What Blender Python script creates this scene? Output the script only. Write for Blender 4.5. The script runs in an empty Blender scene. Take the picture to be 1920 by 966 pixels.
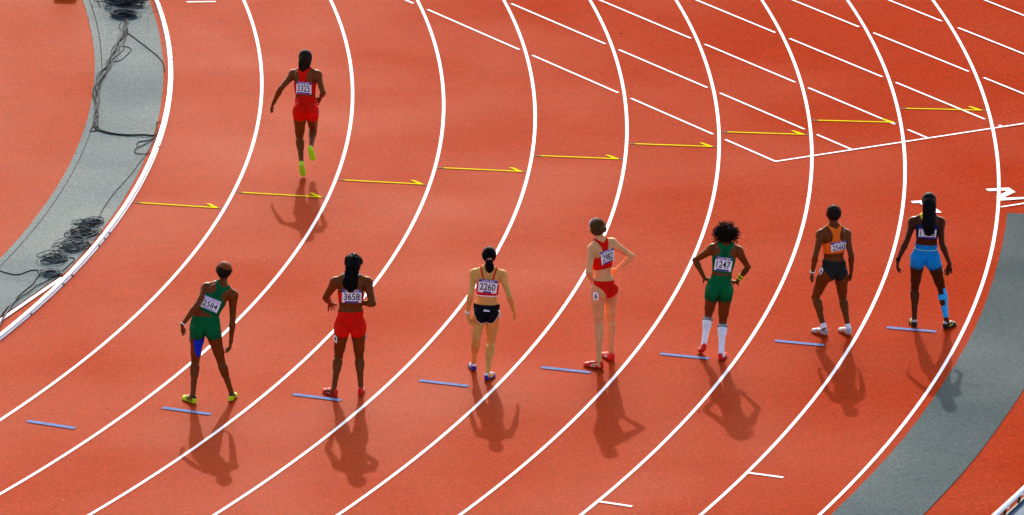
import bpy, bmesh, math, random, json
import numpy as np
from mathutils import Vector, Matrix

# ------------------------------------------------------------------ camera, sky, sun, exposure
SC = bpy.context.scene
COL = SC.collection
cam_d = bpy.data.cameras.new("camera"); cam = bpy.data.objects.new("camera", cam_d); COL.objects.link(cam)
cam_d.sensor_width = 36.0; cam_d.lens = 274.358; cam_d.clip_start = 1.0; cam_d.clip_end = 2000.0
cam.matrix_world = Matrix(((0.92750333, 0.08174614, -0.36476725, 0.0),
                           (-0.37269607, 0.27766016, -0.88543914, -107.9083049),
                           (0.0289001, 0.95719507, 0.28799719, 28.12202117),
                           (0, 0, 0, 1)))
SC.camera = cam
SUN_AZ, SUN_EL = math.radians(19.4), math.radians(25.8)      # azimuth from +Y towards +X
w = bpy.data.worlds.new("World"); SC.world = w; w.use_nodes = True
nt = w.node_tree; bg = nt.nodes["Background"]
sky = nt.nodes.new("ShaderNodeTexSky"); sky.sky_type = 'NISHITA'; sky.sun_disc = False
sky.sun_elevation = SUN_EL; sky.sun_rotation = SUN_AZ; sky.altitude = 50; sky.air_density = 0.8; sky.dust_density = 3.0; sky.ozone_density = 0.3
nt.links.new(sky.outputs[0], bg.inputs[0]); bg.inputs[1].default_value = 0.15
sun_d = bpy.data.lights.new("sun", 'SUN'); sun_d.energy = 2.0; sun_d.angle = math.radians(0.6); sun_d.color = (1.0, 0.93, 0.82)
sun = bpy.data.objects.new("sun", sun_d); COL.objects.link(sun)
sv = Vector((math.sin(SUN_AZ) * math.cos(SUN_EL), math.cos(SUN_AZ) * math.cos(SUN_EL), math.sin(SUN_EL)))
sun.rotation_euler = sv.to_track_quat('Z', 'Y').to_euler(); sun.location = (0, 0, 40)
SC.view_settings.view_transform = 'Standard'; SC.view_settings.look = 'None'
SC.view_settings.exposure = 1.14; SC.view_settings.gamma = 1.0

rnd = random.Random(7)
R0 = 36.5; LW = 1.22

# measured positions, metres: marks and cables on the track plane, joints of each athlete in her own frame
DATA = json.loads('''{"g2": [[42.679, -20.351], [42.842, -20.362], [43.001, -20.382], [42.994, -20.591], [42.761, -20.753], [42.762, -20.797], [42.992, -20.831], [43.033, -20.867], [43.011, -20.914], [42.65, -20.893], [42.605, -20.862], [42.667, -20.733], [42.654, -20.714], [42.692, -20.681], [42.785, -20.615], [42.891, -20.543], [42.891, -20.48], [42.791, -20.469], [42.673, -20.45]], "g1": [[41.501, -20.589], [41.649, -20.601], [41.686, -20.698], [41.671, -21.171], [41.588, -21.163], [41.573, -20.963], [41.574, -20.697], [41.49, -20.685]], "cab": {"single": [[34.508, -9.994], [34.51, -10.256], [34.512, -10.516], [34.512, -10.804], [34.508, -11.032], [34.503, -11.288], [34.479, -11.509], [34.425, -11.748], [34.331, -12.059]], "loop": [[34.2, -10.658], [34.261, -10.704], [34.281, -10.825], [34.205, -10.975], [34.125, -11.095], [34.029, -11.239], [33.928, -11.352], [33.827, -11.38], [33.711, -11.517], [33.591, -11.708], [33.546, -11.751]], "bundle": [[34.688, -9.342], [34.572, -9.72], [34.501, -9.992], [34.33, -10.349], [34.14, -10.699], [33.925, -11.095], [33.727, -11.493], [33.523, -11.885], [33.345, -12.226], [33.175, -12.566], [33.023, -12.963], [32.9, -13.365], [32.788, -13.713], [32.653, -14.106], [32.559, -14.4]], "cross": [[32.545, -14.29], [32.512, -14.494], [32.546, -14.61], [32.614, -14.736], [32.732, -14.823], [32.896, -14.883], [33.035, -14.91], [33.123, -14.976], [33.196, -14.957]], "cross2": [[32.653, -14.106], [32.572, -14.404], [32.556, -14.56], [32.61, -14.682], [32.711, -14.817], [32.854, -14.898], [33.013, -14.971], [33.13, -15.017]], "kink": [[32.535, -14.34], [32.445, -14.474], [32.42, -14.547], [32.467, -14.561], [32.522, -14.55]], "fan1": [[33.166, -15.001], [33.068, -15.132], [32.975, -15.185], [32.871, -15.207], [32.813, -15.269], [32.763, -15.413]], "fan2": [[33.157, -15.025], [33.029, -15.2], [32.875, -15.366], [32.723, -15.506], [32.646, -15.641], [32.648, -15.72], [32.702, -15.775], [32.786, -15.787], [32.865, -15.731]], "fan3": [[33.164, -15.027], [33.054, -15.234], [32.907, -15.507], [32.791, -15.71], [32.668, -15.935]], "tail": [[33.203, -14.853], [33.322, -14.62], [33.36, -14.47], [33.421, -14.381], [33.46, -14.419], [33.417, -14.54], [33.324, -14.701], [33.213, -14.909]], "thin": [[32.668, -15.935], [32.556, -16.11], [32.337, -16.486], [32.136, -16.812], [31.952, -17.09], [31.77, -17.366], [31.579, -17.687], [31.411, -17.988], [31.235, -18.333]], "groovew": [[35.278, -8.976], [35.141, -9.145], [35.008, -9.432], [34.91, -9.757], [34.81, -10.021]], "low1": [[29.296, -20.204], [29.344, -20.312], [29.404, -20.401], [29.49, -20.414], [29.598, -20.34], [29.682, -20.294], [29.758, -20.317]], "low2": [[29.699, -20.535], [29.591, -20.691], [29.509, -20.854], [29.389, -21.005], [29.27, -21.155], [29.171, -21.288], [29.084, -21.447], [28.979, -21.577], [28.848, -21.767], [28.728, -22.005]], "low3": [[29.755, -20.739], [29.629, -20.866], [29.538, -20.932], [29.445, -21.044], [29.326, -21.195], [29.201, -21.32], [29.083, -21.47], [28.946, -21.636], [28.808, -21.846], [28.683, -22.06]], "low4": [[30.301, -19.906], [30.343, -19.99], [30.171, -20.249], [30.022, -20.442], [29.881, -20.612], [29.755, -20.739]], "low5": [[29.083, -21.47], [29.004, -21.584], [28.871, -21.82], [28.732, -22.074], [28.633, -22.272], [28.567, -22.41]], "low6": [[29.084, -21.447], [28.978, -21.599], [28.819, -21.895], [28.687, -22.129], [28.568, -22.365]]}, "seam": [[[34.687, -8.212], [34.58, -8.66]], [[35.037, -8.789], [35.231, -8.843]]], "bar": [[35.214, -8.51], [35.3, -8.534]], "coilpos": [[31.047, -18.55], [30.803, -18.992], [30.528, -19.445], [30.1, -19.943], [29.853, -20.51], [34.77, -9.129], [34.97, -8.531], [35.033, -8.19]], "ythetas": [-29.228, -28.082, -26.858, -25.712, -24.629, -23.617, -22.661, -21.753, -20.877], "bthetas": [-43.153, -41.455, -39.867, -38.358, -36.975, -35.649, -34.422, -33.244]}''')
POSES = json.loads('''{"A": [30.073, -25.77, -0.175, -0.045, 0.866, -0.006, -0.045, 0.865, -0.201, -0.007, 0.445, 0.104, -0.023, 0.46, -0.214, -0.197, 0.085, 0.235, -0.052, 0.085, -0.181, -0.212, 0.0, 0.236, -0.048, 0.0, -0.364, -0.009, 0.0, 0.309, 0.268, 0.0, -0.091, 0.075, 1.327, 0.225, 0.075, 1.245, -0.185, -0.152, 1.182, 0.228, 0.026, 0.964, -0.348, -0.226, 0.966, 0.215, -0.009, 0.717, -0.359, -0.13, 0.82, 0.188, -0.015, 0.544, -0.098, -0.025, 1.02, 0.103, 0.075, 1.379, 0.112, 0.145, 1.524], "B": [31.669, -26.013, -0.062, -0.042, 0.826, 0.126, -0.042, 0.832, -0.099, 0.07, 0.411, 0.147, 0.076, 0.417, -0.138, -0.146, 0.085, 0.176, -0.058, 0.085, -0.113, -0.146, 0.0, 0.172, -0.062, 0.0, -0.258, -0.009, 0.0, 0.198, 0.216, 0.0, -0.156, -0.012, 1.351, 0.222, -0.012, 1.363, -0.265, 0.125, 1.126, 0.295, -0.21, 1.171, -0.219, 0.329, 0.989, 0.159, -0.009, 1.11, -0.156, 0.466, 0.9, 0.068, 0.137, 1.077, 0.034, -0.042, 1.023, 0.033, -0.012, 1.46, 0.051, 0.018, 1.593], "C": [33.491, -25.721, -0.025, 0.022, 0.737, 0.134, 0.022, 0.736, -0.059, -0.126, 0.445, 0.115, -0.002, 0.342, -0.079, 0.049, 0.085, 0.092, -0.305, 0.085, -0.072, 0.04, 0.0, 0.056, -0.318, 0.0, -0.161, 0.361, 0.02, 0.176, -0.083, 0.0, -0.1, 0.062, 1.192, 0.235, 0.062, 1.187, -0.141, -0.121, 0.991, 0.322, -0.091, 0.975, -0.171, -0.083, 0.755, 0.374, 0.028, 0.773, -0.144, -0.054, 0.591, 0.412, 0.125, 0.639, 0.055, 0.022, 0.847, 0.067, 0.062, 1.282, 0.066, 0.102, 1.419], "D": [35.018, -25.76, -0.062, -0.107, 0.933, 0.09, 0.013, 0.915, -0.029, -0.077, 0.5, 0.11, 0.111, 0.486, -0.01, -0.283, 0.085, 0.136, 0.068, 0.085, 0.03, -0.298, 0.0, 0.164, 0.13, 0.0, -0.233, -0.182, -0.0, 0.038, 0.35, 0.0, -0.134, -0.107, 1.43, 0.105, 0.073, 1.459, -0.172, -0.302, 1.202, 0.352, 0.116, 1.291, -0.124, -0.096, 1.042, 0.162, 0.151, 1.111, -0.058, 0.066, 0.981, 0.056, 0.278, 1.027, 0.001, -0.047, 1.043, -0.048, -0.017, 1.536, -0.086, 0.003, 1.669], "E": [36.415, -25.939, -0.023, 0.002, 0.825, 0.129, 0.002, 0.823, -0.062, 0.19, 0.451, 0.111, 0.068, 0.412, -0.108, -0.027, 0.14, 0.101, -0.15, 0.085, -0.127, -0.084, 0.07, 0.105, -0.116, 0.0, -0.164, 0.071, 0.0, 0.187, 0.13, -0.0, -0.048, 0.092, 1.309, 0.268, 0.092, 1.291, -0.245, 0.189, 1.138, 0.393, 0.202, 1.068, -0.123, 0.122, 0.927, 0.266, 0.23, 0.862, -0.032, 0.255, 0.869, 0.196, 0.384, 0.837, 0.076, 0.032, 1.012, 0.112, 0.092, 1.39, 0.113, 0.162, 1.484], "F": [38.155, -25.64, -0.127, 0.084, 0.8, 0.053, 0.144, 0.782, -0.237, 0.23, 0.418, 0.098, 0.306, 0.393, -0.126, 0.033, 0.1, 0.172, 0.075, 0.085, -0.069, -0.029, 0.02, 0.207, 0.004, -0.0, -0.229, -0.077, 0.0, 0.09, 0.101, 0.0, -0.208, 0.094, 1.251, 0.103, 0.194, 1.236, -0.271, -0.059, 1.023, 0.167, 0.019, 1.024, -0.292, 0.038, 0.796, 0.18, 0.126, 0.802, -0.322, 0.129, 0.652, 0.178, 0.201, 0.646, -0.04, 0.114, 0.926, -0.057, 0.144, 1.361, -0.062, 0.164, 1.504], "G": [39.518, -25.534, -0.216, -0.058, 0.854, -0.034, -0.058, 0.848, -0.231, 0.026, 0.44, 0.095, -0.012, 0.451, -0.226, -0.098, 0.085, 0.166, -0.139, 0.085, -0.199, -0.107, 0.0, 0.159, -0.112, 0.0, -0.254, 0.174, 0.0, 0.294, 0.045, 0.0, -0.292, -0.038, 1.305, 0.039, -0.038, 1.31, -0.371, -0.23, 1.114, 0.058, -0.229, 1.103, -0.47, -0.291, 0.891, 0.159, -0.305, 0.872, -0.475, -0.316, 0.72, 0.132, -0.295, 0.701, -0.12, -0.058, 1.041, -0.112, -0.038, 1.397, -0.11, -0.018, 1.569], "H": [34.382, -17.233, -0.043, 0.046, 0.838, 0.106, 0.046, 0.836, -0.044, 0.158, 0.44, 0.125, 0.348, 0.515, -0.004, -0.154, 0.2, 0.109, 0.015, 0.365, -0.003, -0.162, 0.14, 0.075, -0.036, 0.35, 0.009, -0.073, 0.0, 0.132, 0.112, 0.13, -0.152, 0.296, 1.258, 0.169, 0.196, 1.287, -0.299, 0.103, 1.121, 0.252, -0.004, 1.112, -0.391, 0.17, 0.905, 0.211, 0.2, 0.982, -0.446, 0.25, 0.764, 0.181, 0.345, 0.898, 0.02, 0.166, 0.971, 0.009, 0.246, 1.358, 0.004, 0.306, 1.486]}''')

# ------------------------------------------------------------------ materials
def mat(name, col, rough=0.6, spec=0.5, metal=0.0, noise=None, bump=None, sheen=0.0):
    """noise: list of (scale, amount, detail) multiplied over the colour; bump: (scale, strength, distance)"""
    m = bpy.data.materials.new(name); m.use_nodes = True
    n = m.node_tree.nodes; l = m.node_tree.links; b = n["Principled BSDF"]
    b.inputs["Base Color"].default_value = (*col, 1); b.inputs["Roughness"].default_value = rough
    b.inputs["Metallic"].default_value = metal; b.inputs["Specular IOR Level"].default_value = spec
    if sheen: b.inputs["Sheen Weight"].default_value = sheen
    tc = n.new("ShaderNodeTexCoord")
    if noise:
        cur = None
        for sc_, am, det in noise:
            t = n.new("ShaderNodeTexNoise"); t.inputs["Scale"].default_value = sc_; t.inputs["Detail"].default_value = det
            l.new(tc.outputs["Object"], t.inputs["Vector"])
            mr = n.new("ShaderNodeMapRange"); mr.inputs["From Min"].default_value = 0.3; mr.inputs["From Max"].default_value = 0.7
            mr.inputs["To Min"].default_value = 1 - am; mr.inputs["To Max"].default_value = 1 + am
            l.new(t.outputs["Fac"], mr.inputs["Value"])
            if cur is None: cur = mr.outputs[0]
            else:
                mm = n.new("ShaderNodeMath"); mm.operation = 'MULTIPLY'
                l.new(cur, mm.inputs[0]); l.new(mr.outputs[0], mm.inputs[1]); cur = mm.outputs[0]
        vm = n.new("ShaderNodeVectorMath"); vm.operation = 'SCALE'; vm.inputs[0].default_value = col
        l.new(cur, vm.inputs["Scale"]); l.new(vm.outputs[0], b.inputs["Base Color"])
    if bump:
        t = n.new("ShaderNodeTexNoise"); t.inputs["Scale"].default_value = bump[0]; t.inputs["Detail"].default_value = 3
        l.new(tc.outputs["Object"], t.inputs["Vector"])
        bp = n.new("ShaderNodeBump"); bp.inputs["Strength"].default_value = bump[1]; bp.inputs["Distance"].default_value = bump[2]
        l.new(t.outputs["Fac"], bp.inputs["Height"]); l.new(bp.outputs[0], b.inputs["Normal"])
    return m

def mat_track(name, pale_col, deep_col, rough, grain=0.42, spec=0.0014, deep_spec=0.25):
    """granular rubber: a painted sheen fades the colour from pale on the inner lanes to deep outward, with grain, scuffs and streaks"""
    m = bpy.data.materials.new(name); m.use_nodes = True
    n = m.node_tree.nodes; l = m.node_tree.links; b = n["Principled BSDF"]
    tc = n.new("ShaderNodeTexCoord")
    def noise(scale, det, vec=None, rgh=0.5):
        t = n.new("ShaderNodeTexNoise"); t.inputs["Scale"].default_value = scale; t.inputs["Detail"].default_value = det; t.inputs["Roughness"].default_value = rgh
        l.new(vec or tc.outputs["Object"], t.inputs["Vector"]); return t.outputs["Fac"]
    def rng(v, a, b_, c, d):
        mr = n.new("ShaderNodeMapRange"); 
        for k, x in zip(("From Min", "From Max", "To Min", "To Max"), (a, b_, c, d)): mr.inputs[k].default_value = x
        l.new(v, mr.inputs["Value"]); return mr.outputs[0]
    def mul(a, b_):
        mm = n.new("ShaderNodeMath"); mm.operation = 'MULTIPLY'; l.new(a, mm.inputs[0]); l.new(b_, mm.inputs[1]); return mm.outputs[0]
    def add(a, b_):
        mm = n.new("ShaderNodeMath"); mm.operation = 'ADD'; l.new(a, mm.inputs[0]); l.new(b_, mm.inputs[1]); return mm.outputs[0]
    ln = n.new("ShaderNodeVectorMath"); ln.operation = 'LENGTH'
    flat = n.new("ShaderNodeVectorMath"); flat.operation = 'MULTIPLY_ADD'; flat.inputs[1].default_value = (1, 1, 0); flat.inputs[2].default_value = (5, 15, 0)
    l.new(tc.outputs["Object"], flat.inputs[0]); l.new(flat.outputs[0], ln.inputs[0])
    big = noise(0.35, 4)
    sheen_fade = add(rng(ln.outputs["Value"], 39.3, 48.2, 0.0, 1.0), rng(big, 0.3, 0.7, -0.14, 0.14))  # sheen gradient baked into the colour, broken up by noise
    cl = n.new("ShaderNodeClamp"); l.new(sheen_fade, cl.inputs[0])
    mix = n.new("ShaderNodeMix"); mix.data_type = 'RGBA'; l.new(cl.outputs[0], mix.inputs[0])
    mix.inputs[6].default_value = (*pale_col, 1); mix.inputs[7].default_value = (*deep_col, 1)
    st = n.new("ShaderNodeMapping"); st.inputs["Rotation"].default_value = (0, 0, math.radians(21)); st.inputs["Scale"].default_value = (0.35, 3.0, 1)
    l.new(tc.outputs["Object"], st.inputs["Vector"])
    f = mul(rng(noise(30, 4, None, 0.8), 0.3, 0.7, 1 - grain, 1 + grain), rng(noise(13, 3, None, 0.75), 0.3, 0.7, 1 - grain * .4, 1 + grain * .4))
    f = mul(f, rng(noise(1.1, 6, None, 0.7), 0.62, 0.74, 1.0, 0.90))
    f = mul(f, rng(noise(3.2, 5, None, 0.7), 0.3, 0.7, 0.94, 1.06))
    f = mul(f, rng(noise(1.6, 5, st.outputs[0], 0.65), 0.3, 0.7, 0.95, 1.05))
    vm = n.new("ShaderNodeVectorMath"); vm.operation = 'SCALE'; l.new(mix.outputs[2], vm.inputs[0]); l.new(f, vm.inputs["Scale"])
    # pale rubber granules that have worn through
    sp = rng(noise(34, 1), 0.70, 0.76, 0.0, 0.35)
    mix2 = n.new("ShaderNodeMix"); mix2.data_type = 'RGBA'; l.new(sp, mix2.inputs[0]); l.new(vm.outputs[0], mix2.inputs[6]); mix2.inputs[7].default_value = (0.5, 0.3, 0.2, 1)
    l.new(mix2.outputs[2], b.inputs["Base Color"])
    rr = rng(big, 0.3, 0.7, rough - 0.05, rough + 0.05); l.new(rr, b.inputs["Roughness"])
    l.new(rng(cl.outputs[0], 0, 1, spec, spec * deep_spec), b.inputs["Specular IOR Level"])
    bp = n.new("ShaderNodeBump"); bp.inputs["Strength"].default_value = 0.12; bp.inputs["Distance"].default_value = 0.004
    l.new(noise(150, 2), bp.inputs["Height"]); l.new(bp.outputs[0], b.inputs["Normal"])
    return m

M = {}
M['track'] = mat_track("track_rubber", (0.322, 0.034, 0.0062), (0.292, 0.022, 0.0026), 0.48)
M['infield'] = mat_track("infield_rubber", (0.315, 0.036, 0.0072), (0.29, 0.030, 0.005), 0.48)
M['outer'] = mat_track("outer_rubber", (0.28, 0.040, 0.014), (0.28, 0.036, 0.012), 0.68, 0.42, 0.003)
M['grey'] = mat_track("grey_rubber", (0.080, 0.118, 0.126), (0.016, 0.040, 0.050), 0.46, 0.60, 0.0024, 0.75)
M['white_paint'] = mat("white_paint", (0.80, 0.80, 0.80), 0.6, 0.05, noise=[(60, 0.05, 2), (3, .04, 3)])
M['yellow_paint'] = mat("yellow_paint", (0.70, 0.56, 0.012), 0.6, 0.0, noise=[(40, 0.12, 2)])
M['blue_paint'] = mat("blue_paint", (0.17, 0.225, 0.40), 0.55, 0.0, noise=[(55, 0.35, 2)])
M['tape_grey'] = mat("grey_tape", (0.24, 0.19, 0.12), 0.6, 0.0, noise=[(60, 0.2, 2)])
M['alu'] = mat("white_aluminium", (0.80, 0.80, 0.80), 0.45, 0.15)
M['slot'] = mat("dark_slot", (0.02, 0.02, 0.022), 0.8, 0.02)
M['cable'] = mat("black_cable", (0.014, 0.015, 0.017), 0.7, 0.02)
M['cable_grey'] = mat("grey_cable", (0.14, 0.15, 0.155), 0.7, 0.02)
M['concrete'] = mat("concrete", (0.30, 0.29, 0.27), 0.8, noise=[(4, 0.15, 5), (40, .1, 3)])
M['navy'] = mat("navy_panel", (0.008, 0.022, 0.055), 0.6, 0.05)
M['blueledge'] = mat("blue_ledge", (0.06, 0.13, 0.27), 0.6, 0.05, noise=[(8, .2, 3)])
M['tan'] = mat("tan_trim", (0.40, 0.36, 0.26), 0.6, 0.05)
M['deck'] = mat("white_deck", (0.72, 0.74, 0.76), 0.6, noise=[(6, .12, 4)])
M['rail_dark'] = mat("dark_steel", (0.02, 0.017, 0.017), 0.7, 0.05)
M['rail_grey'] = mat("grey_steel", (0.35, 0.38, 0.37), 0.4)

# ------------------------------------------------------------------ helpers
def link(name, V, F, material, parent=None, smooth=False, mats=None, midx=None):
    V = np.asarray(V, dtype=np.float32)
    me = bpy.data.meshes.new(name)
    if isinstance(F, np.ndarray):
        nf, k = F.shape
        me.vertices.add(len(V)); me.vertices.foreach_set("co", V.ravel())
        me.loops.add(nf * k); me.loops.foreach_set("vertex_index", F.astype(np.int32).ravel())
        me.polygons.add(nf); me.polygons.foreach_set("loop_start", np.arange(0, nf * k, k, dtype=np.int32))
        me.polygons.foreach_set("loop_total", np.full(nf, k, dtype=np.int32))
        me.update(calc_edges=True)
    else:
        me.from_pydata([tuple(map(float, v)) for v in V], [], [tuple(int(i) for i in f) for f in F]); me.update()
    if mats:
        for mm in mats: me.materials.append(mm)
        if midx is not None: me.polygons.foreach_set("material_index", np.asarray(midx, dtype=np.int32))
    else: me.materials.append(material)
    if smooth: me.polygons.foreach_set("use_smooth", np.ones(len(me.polygons), dtype=bool))
    o = bpy.data.objects.new(name, me); COL.objects.link(o)
    if parent is not None: o.parent = parent
    return o
def structure(o, kind="structure"):
    o["kind"] = kind; return o
def tag(o, label, cat, group=None):
    o["label"] = label; o["category"] = cat
    if group: o["group"] = group
    return o
def thing(name, loc, label, cat, group=None, rot=0.0):
    o = bpy.data.objects.new(name, None); COL.objects.link(o); o.location = loc; o.rotation_euler = (0, 0, rot)
    o.empty_display_size = 0.2
    return tag(o, label, cat, group)
def pol(r, th, z=0.0):
    return (r * math.cos(math.radians(th)), r * math.sin(math.radians(th)), z)
TH1 = 10.8            # the bend starts here; beyond it the lanes run straight
SD = np.array([math.cos(math.radians(TH1 + 90)), math.sin(math.radians(TH1 + 90))])
def path_pts(r, far=85.0, a0=TH1, a1=-169.2, n=360):
    """centre points of a lane edge at radius r: straight, bend, straight"""
    P = []
    e = np.array(pol(r, TH1)[:2])
    P.append(e + SD * far)
    for i in range(n + 1): P.append(np.array(pol(r, a0 + (a1 - a0) * i / n)[:2]))
    P.append(np.array(pol(r, a1)[:2]) + SD * far)
    return P
def band(name, ra, rb, z, material, parent=None, far=85.0):
    A, B = path_pts(ra, far), path_pts(rb, far)
    V = [(*p, z) for p in A] + [(*p, z) for p in B]; n = len(A)
    F = [(i, n + i, n + i + 1, i + 1) for i in range(n - 1)]
    F = [f[::-1] for f in F]
    return link(name, V, flip_up(V, F), material, parent)
def flip_up(V, F):
    out = []
    for f in F:
        a, b, c = (np.array(V[i]) for i in f[:3])
        out.append(tuple(f) if np.cross(b - a, c - a)[2] > 0 else tuple(f[::-1]))
    return out
def poly(name, pts, z, material, parent=None):
    V = [(p[0], p[1], z) for p in pts]
    a = sum(V[i][0] * V[(i + 1) % len(V)][1] - V[(i + 1) % len(V)][0] * V[i][1] for i in range(len(V)))
    if a < 0: V = V[::-1]
    return link(name, V, [tuple(range(len(V)))], material, parent)
def strip(name, a, b, width, z, material, parent=None, sub=1):
    a, b = np.array(a[:2], float), np.array(b[:2], float); d = (b - a) / np.linalg.norm(b - a); nrm = np.array([-d[1], d[0]]) * width / 2
    return poly(name, [a + nrm, a - nrm, b - nrm, b + nrm], z, material, parent)
def tube_geo(paths, radius, sides=5, close=False):
    """many tubes in one vertex / face list; paths: list of (n,3) arrays, radius: number or list per path (number or per-point list)"""
    VV, FF, base = [], [], 0
    ang = np.arange(sides) * 2 * np.pi / sides
    for ip, P in enumerate(paths):
        P = np.asarray(P, float); n = len(P)
        r = radius[ip] if isinstance(radius, list) else radius
        r = np.full(n, r) if np.isscalar(r) else np.asarray(r)
        T = np.gradient(P, axis=0); T /= np.linalg.norm(T, axis=1)[:, None] + 1e-9
        up = np.tile([0.0, 0.0, 1.0], (n, 1)); bad = abs(T[:, 2]) > 0.9; up[bad] = [0.0, 1.0, 0.0]
        N = np.cross(T, up); N /= np.linalg.norm(N, axis=1)[:, None] + 1e-9; B = np.cross(N, T)
        ring = P[:, None, :] + r[:, None, None] * (np.cos(ang)[None, :, None] * N[:, None, :] + np.sin(ang)[None, :, None] * B[:, None, :])
        VV.append(ring.reshape(-1, 3))
        i = np.arange(n - 1)[:, None] * sides; j = np.arange(sides)[None, :]; j2 = (j + 1) % sides
        FF.append(np.stack([i + j, i + j2, i + sides + j2, i + sides + j], -1).reshape(-1, 4) + base)
        base += n * sides
    return np.concatenate(VV), np.concatenate(FF)
def catmull(P, per=6):
    P = np.asarray(P, float); Q = np.vstack([2 * P[0] - P[1], P, 2 * P[-1] - P[-2]]); out = []
    for i in range(1, len(Q) - 2):
        for t in np.linspace(0, 1, per, endpoint=False):
            a, b, c, d = Q[i - 1], Q[i], Q[i + 1], Q[i + 2]
            out.append(0.5 * ((2 * b) + (c - a) * t + (2 * a - 5 * b + 4 * c - d) * t * t + (3 * b - a - 3 * c + d) * t ** 3))
    out.append(P[-1]); return np.array(out)
def box_geo(c, s, rot=0.0):
    x, y, z = s[0] / 2, s[1] / 2, s[2] / 2; V = []
    for a in (-x, x):
        for b in (-y, y):
            for d in (-z, z):
                V.append((c[0] + a * math.cos(rot) - b * math.sin(rot), c[1] + a * math.sin(rot) + b * math.cos(rot), c[2] + d))
    return V, [(0, 1, 3, 2), (4, 6, 7, 5), (0, 4, 5, 1), (2, 3, 7, 6), (0, 2, 6, 4), (1, 5, 7, 3)]
def arc_profile(name, prof, t0, t1, n, material, parent=None, closed=True, smooth=False):
    """sweep a closed (r, z) profile along the bend from t0 to t1, capped"""
    k = len(prof); V = []
    for i in range(n + 1):
        t = t0 + (t1 - t0) * i / n
        for r, z in prof: V.append(pol(r, t, z))
    F = [(i * k + j, i * k + (j + 1) % k, (i + 1) * k + (j + 1) % k, (i + 1) * k + j) for i in range(n) for j in range(k)]
    F += [tuple(range(k))[::-1], tuple(n * k + j for j in range(k))]
    o = link(name, V, F, material, parent)
    bm = bmesh.new(); bm.from_mesh(o.data); bmesh.ops.recalc_face_normals(bm, faces=bm.faces); bm.to_mesh(o.data); bm.free()
    return o

# ------------------------------------------------------------------ ground, track, markings
V = [(900 * math.cos(a), 900 * math.sin(a), -0.012) for a in np.linspace(0, 2 * math.pi, 64, endpoint=False)]
structure(link("ground", V, [tuple(range(64))], M['concrete']))
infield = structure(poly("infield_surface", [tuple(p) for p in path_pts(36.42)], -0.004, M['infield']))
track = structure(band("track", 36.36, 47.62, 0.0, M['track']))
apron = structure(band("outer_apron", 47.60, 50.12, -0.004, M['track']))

# inner grey strip with its groove and hatch seams, outer grey strip
def ring_poly(ra_f, rb_f, t0, t1, n):
    return [pol(ra_f(t), t)[:2] for t in np.linspace(t0, t1, n)] + [pol(rb_f(t), t)[:2] for t in np.linspace(t1, t0, n)]
def grey_edge(t):      # the strip gives way to the diverging line at its lower end
    return 36.368 + 0.002 * math.sin(t * 2.7) - 0.058 * max(0.0, -33.95 - t) * min(1.0, max(0.0, -33.95 - t) / 0.8)
def grid_ring(name, ra_f, rb_f, t0, t1, n, z, material, parent=None):
    V = []; 
    for t in np.linspace(t0, t1, n): V += [pol(ra_f(t), t, z), pol(rb_f(t), t, z)]
    return link(name, V, flip_up(V, [(2 * i, 2 * i + 1, 2 * i + 3, 2 * i + 2) for i in range(n - 1)]), material, parent)
inner_strip = structure(grid_ring("grey_inner_strip", lambda t: 35.440 + 0.002 * math.sin(t * 1.3) + 0.0015 * math.sin(t * 7), grey_edge, 8, -75, 500, 0.004, M['grey']))
for k, (ta, tb) in enumerate(zip(np.arange(-4, -60, -1.55), np.arange(-5.55, -62, -1.55))):
    grid_ring("groove", lambda t: 35.530, lambda t: 35.530 + (0.013 if ta > -19 else 0.007), ta, tb + 0.035, 12, 0.008, M['slot'], inner_strip)
for a, b in DATA['seam']: strip("hatch_seam", a, b, 0.018, 0.008, M['slot'], inner_strip)
strip("drain_slot", DATA['bar'][0], DATA['bar'][1], 0.06, 0.009, M['slot'], inner_strip)
outer_strip = structure(grid_ring("grey_outer_strip", lambda t: 47.572 + 0.004 * math.sin(t * 1.1) + 0.002 * math.sin(t * 7) , lambda t: 48.53 + 0.004 * math.sin(t * 1.4), -26.75, -75, 420, 0.004, M['grey']))

for k in range(1, 10):     # painted lane lines
    band("lane_line", R0 + LW * k - 0.046, R0 + LW * k - 0.004, 0.006 if k < 9 else 0.0065, M['white_paint'], track)
# the painted line that leaves the kerb at the lower end
_fa, _fb = np.array(pol(36.395, -34.65)), np.array(pol(36.22, -37.73))
strip("inner_line", _fa, _fb + (_fb - _fa) * 1.2, 0.05, 0.010, M['white_paint'], track)

# lines of the straight that cross the bend as dashes between the lane lines
na = math.radians(10.8); nn = np.array([math.cos(na), math.sin(na)]); dd = np.array([math.sin(na), -math.cos(na)])
def on_line(c, r):        # the point of straight line c (perpendicular offset) at track radius r, on the far side
    return nn * c + dd * math.sqrt(max(r * r - c * c, 0))
S_END = 25.67
for m in range(0, 10):
    c = 36.40 + 1.2276 * m
    for k in range(1, 10):
        ra, rb = R0 + LW * (k - 1) + 0.055, R0 + LW * k - 0.105
        if k == 1 or rb <= c + 0.05: continue
        ra = max(ra, c + 0.02)
        sa, sb = math.sqrt(ra * ra - c * c), math.sqrt(rb * rb - c * c)
        if sa > S_END: continue
        strip("straight_line", nn * c + dd * sa, nn * c + dd * min(sb, S_END), 0.037, 0.0065, M['white_paint'], track)
    rb = 47.55
    if c < 47.4:
        sa = math.sqrt(rb * rb - c * c)
        if sa < S_END: strip("straight_line", nn * c + dd * sa, nn * c + dd * S_END, 0.037, 0.0065, M['white_paint'], track)
    else: strip("straight_line", nn * c - dd * 20, nn * c + dd * S_END, 0.037, 0.0065, M['white_paint'], track)
strip("cross_line", nn * 36.39 + dd * S_END, nn * 52 + dd * S_END, 0.038, 0.0075, M['white_paint'], track)
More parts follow.
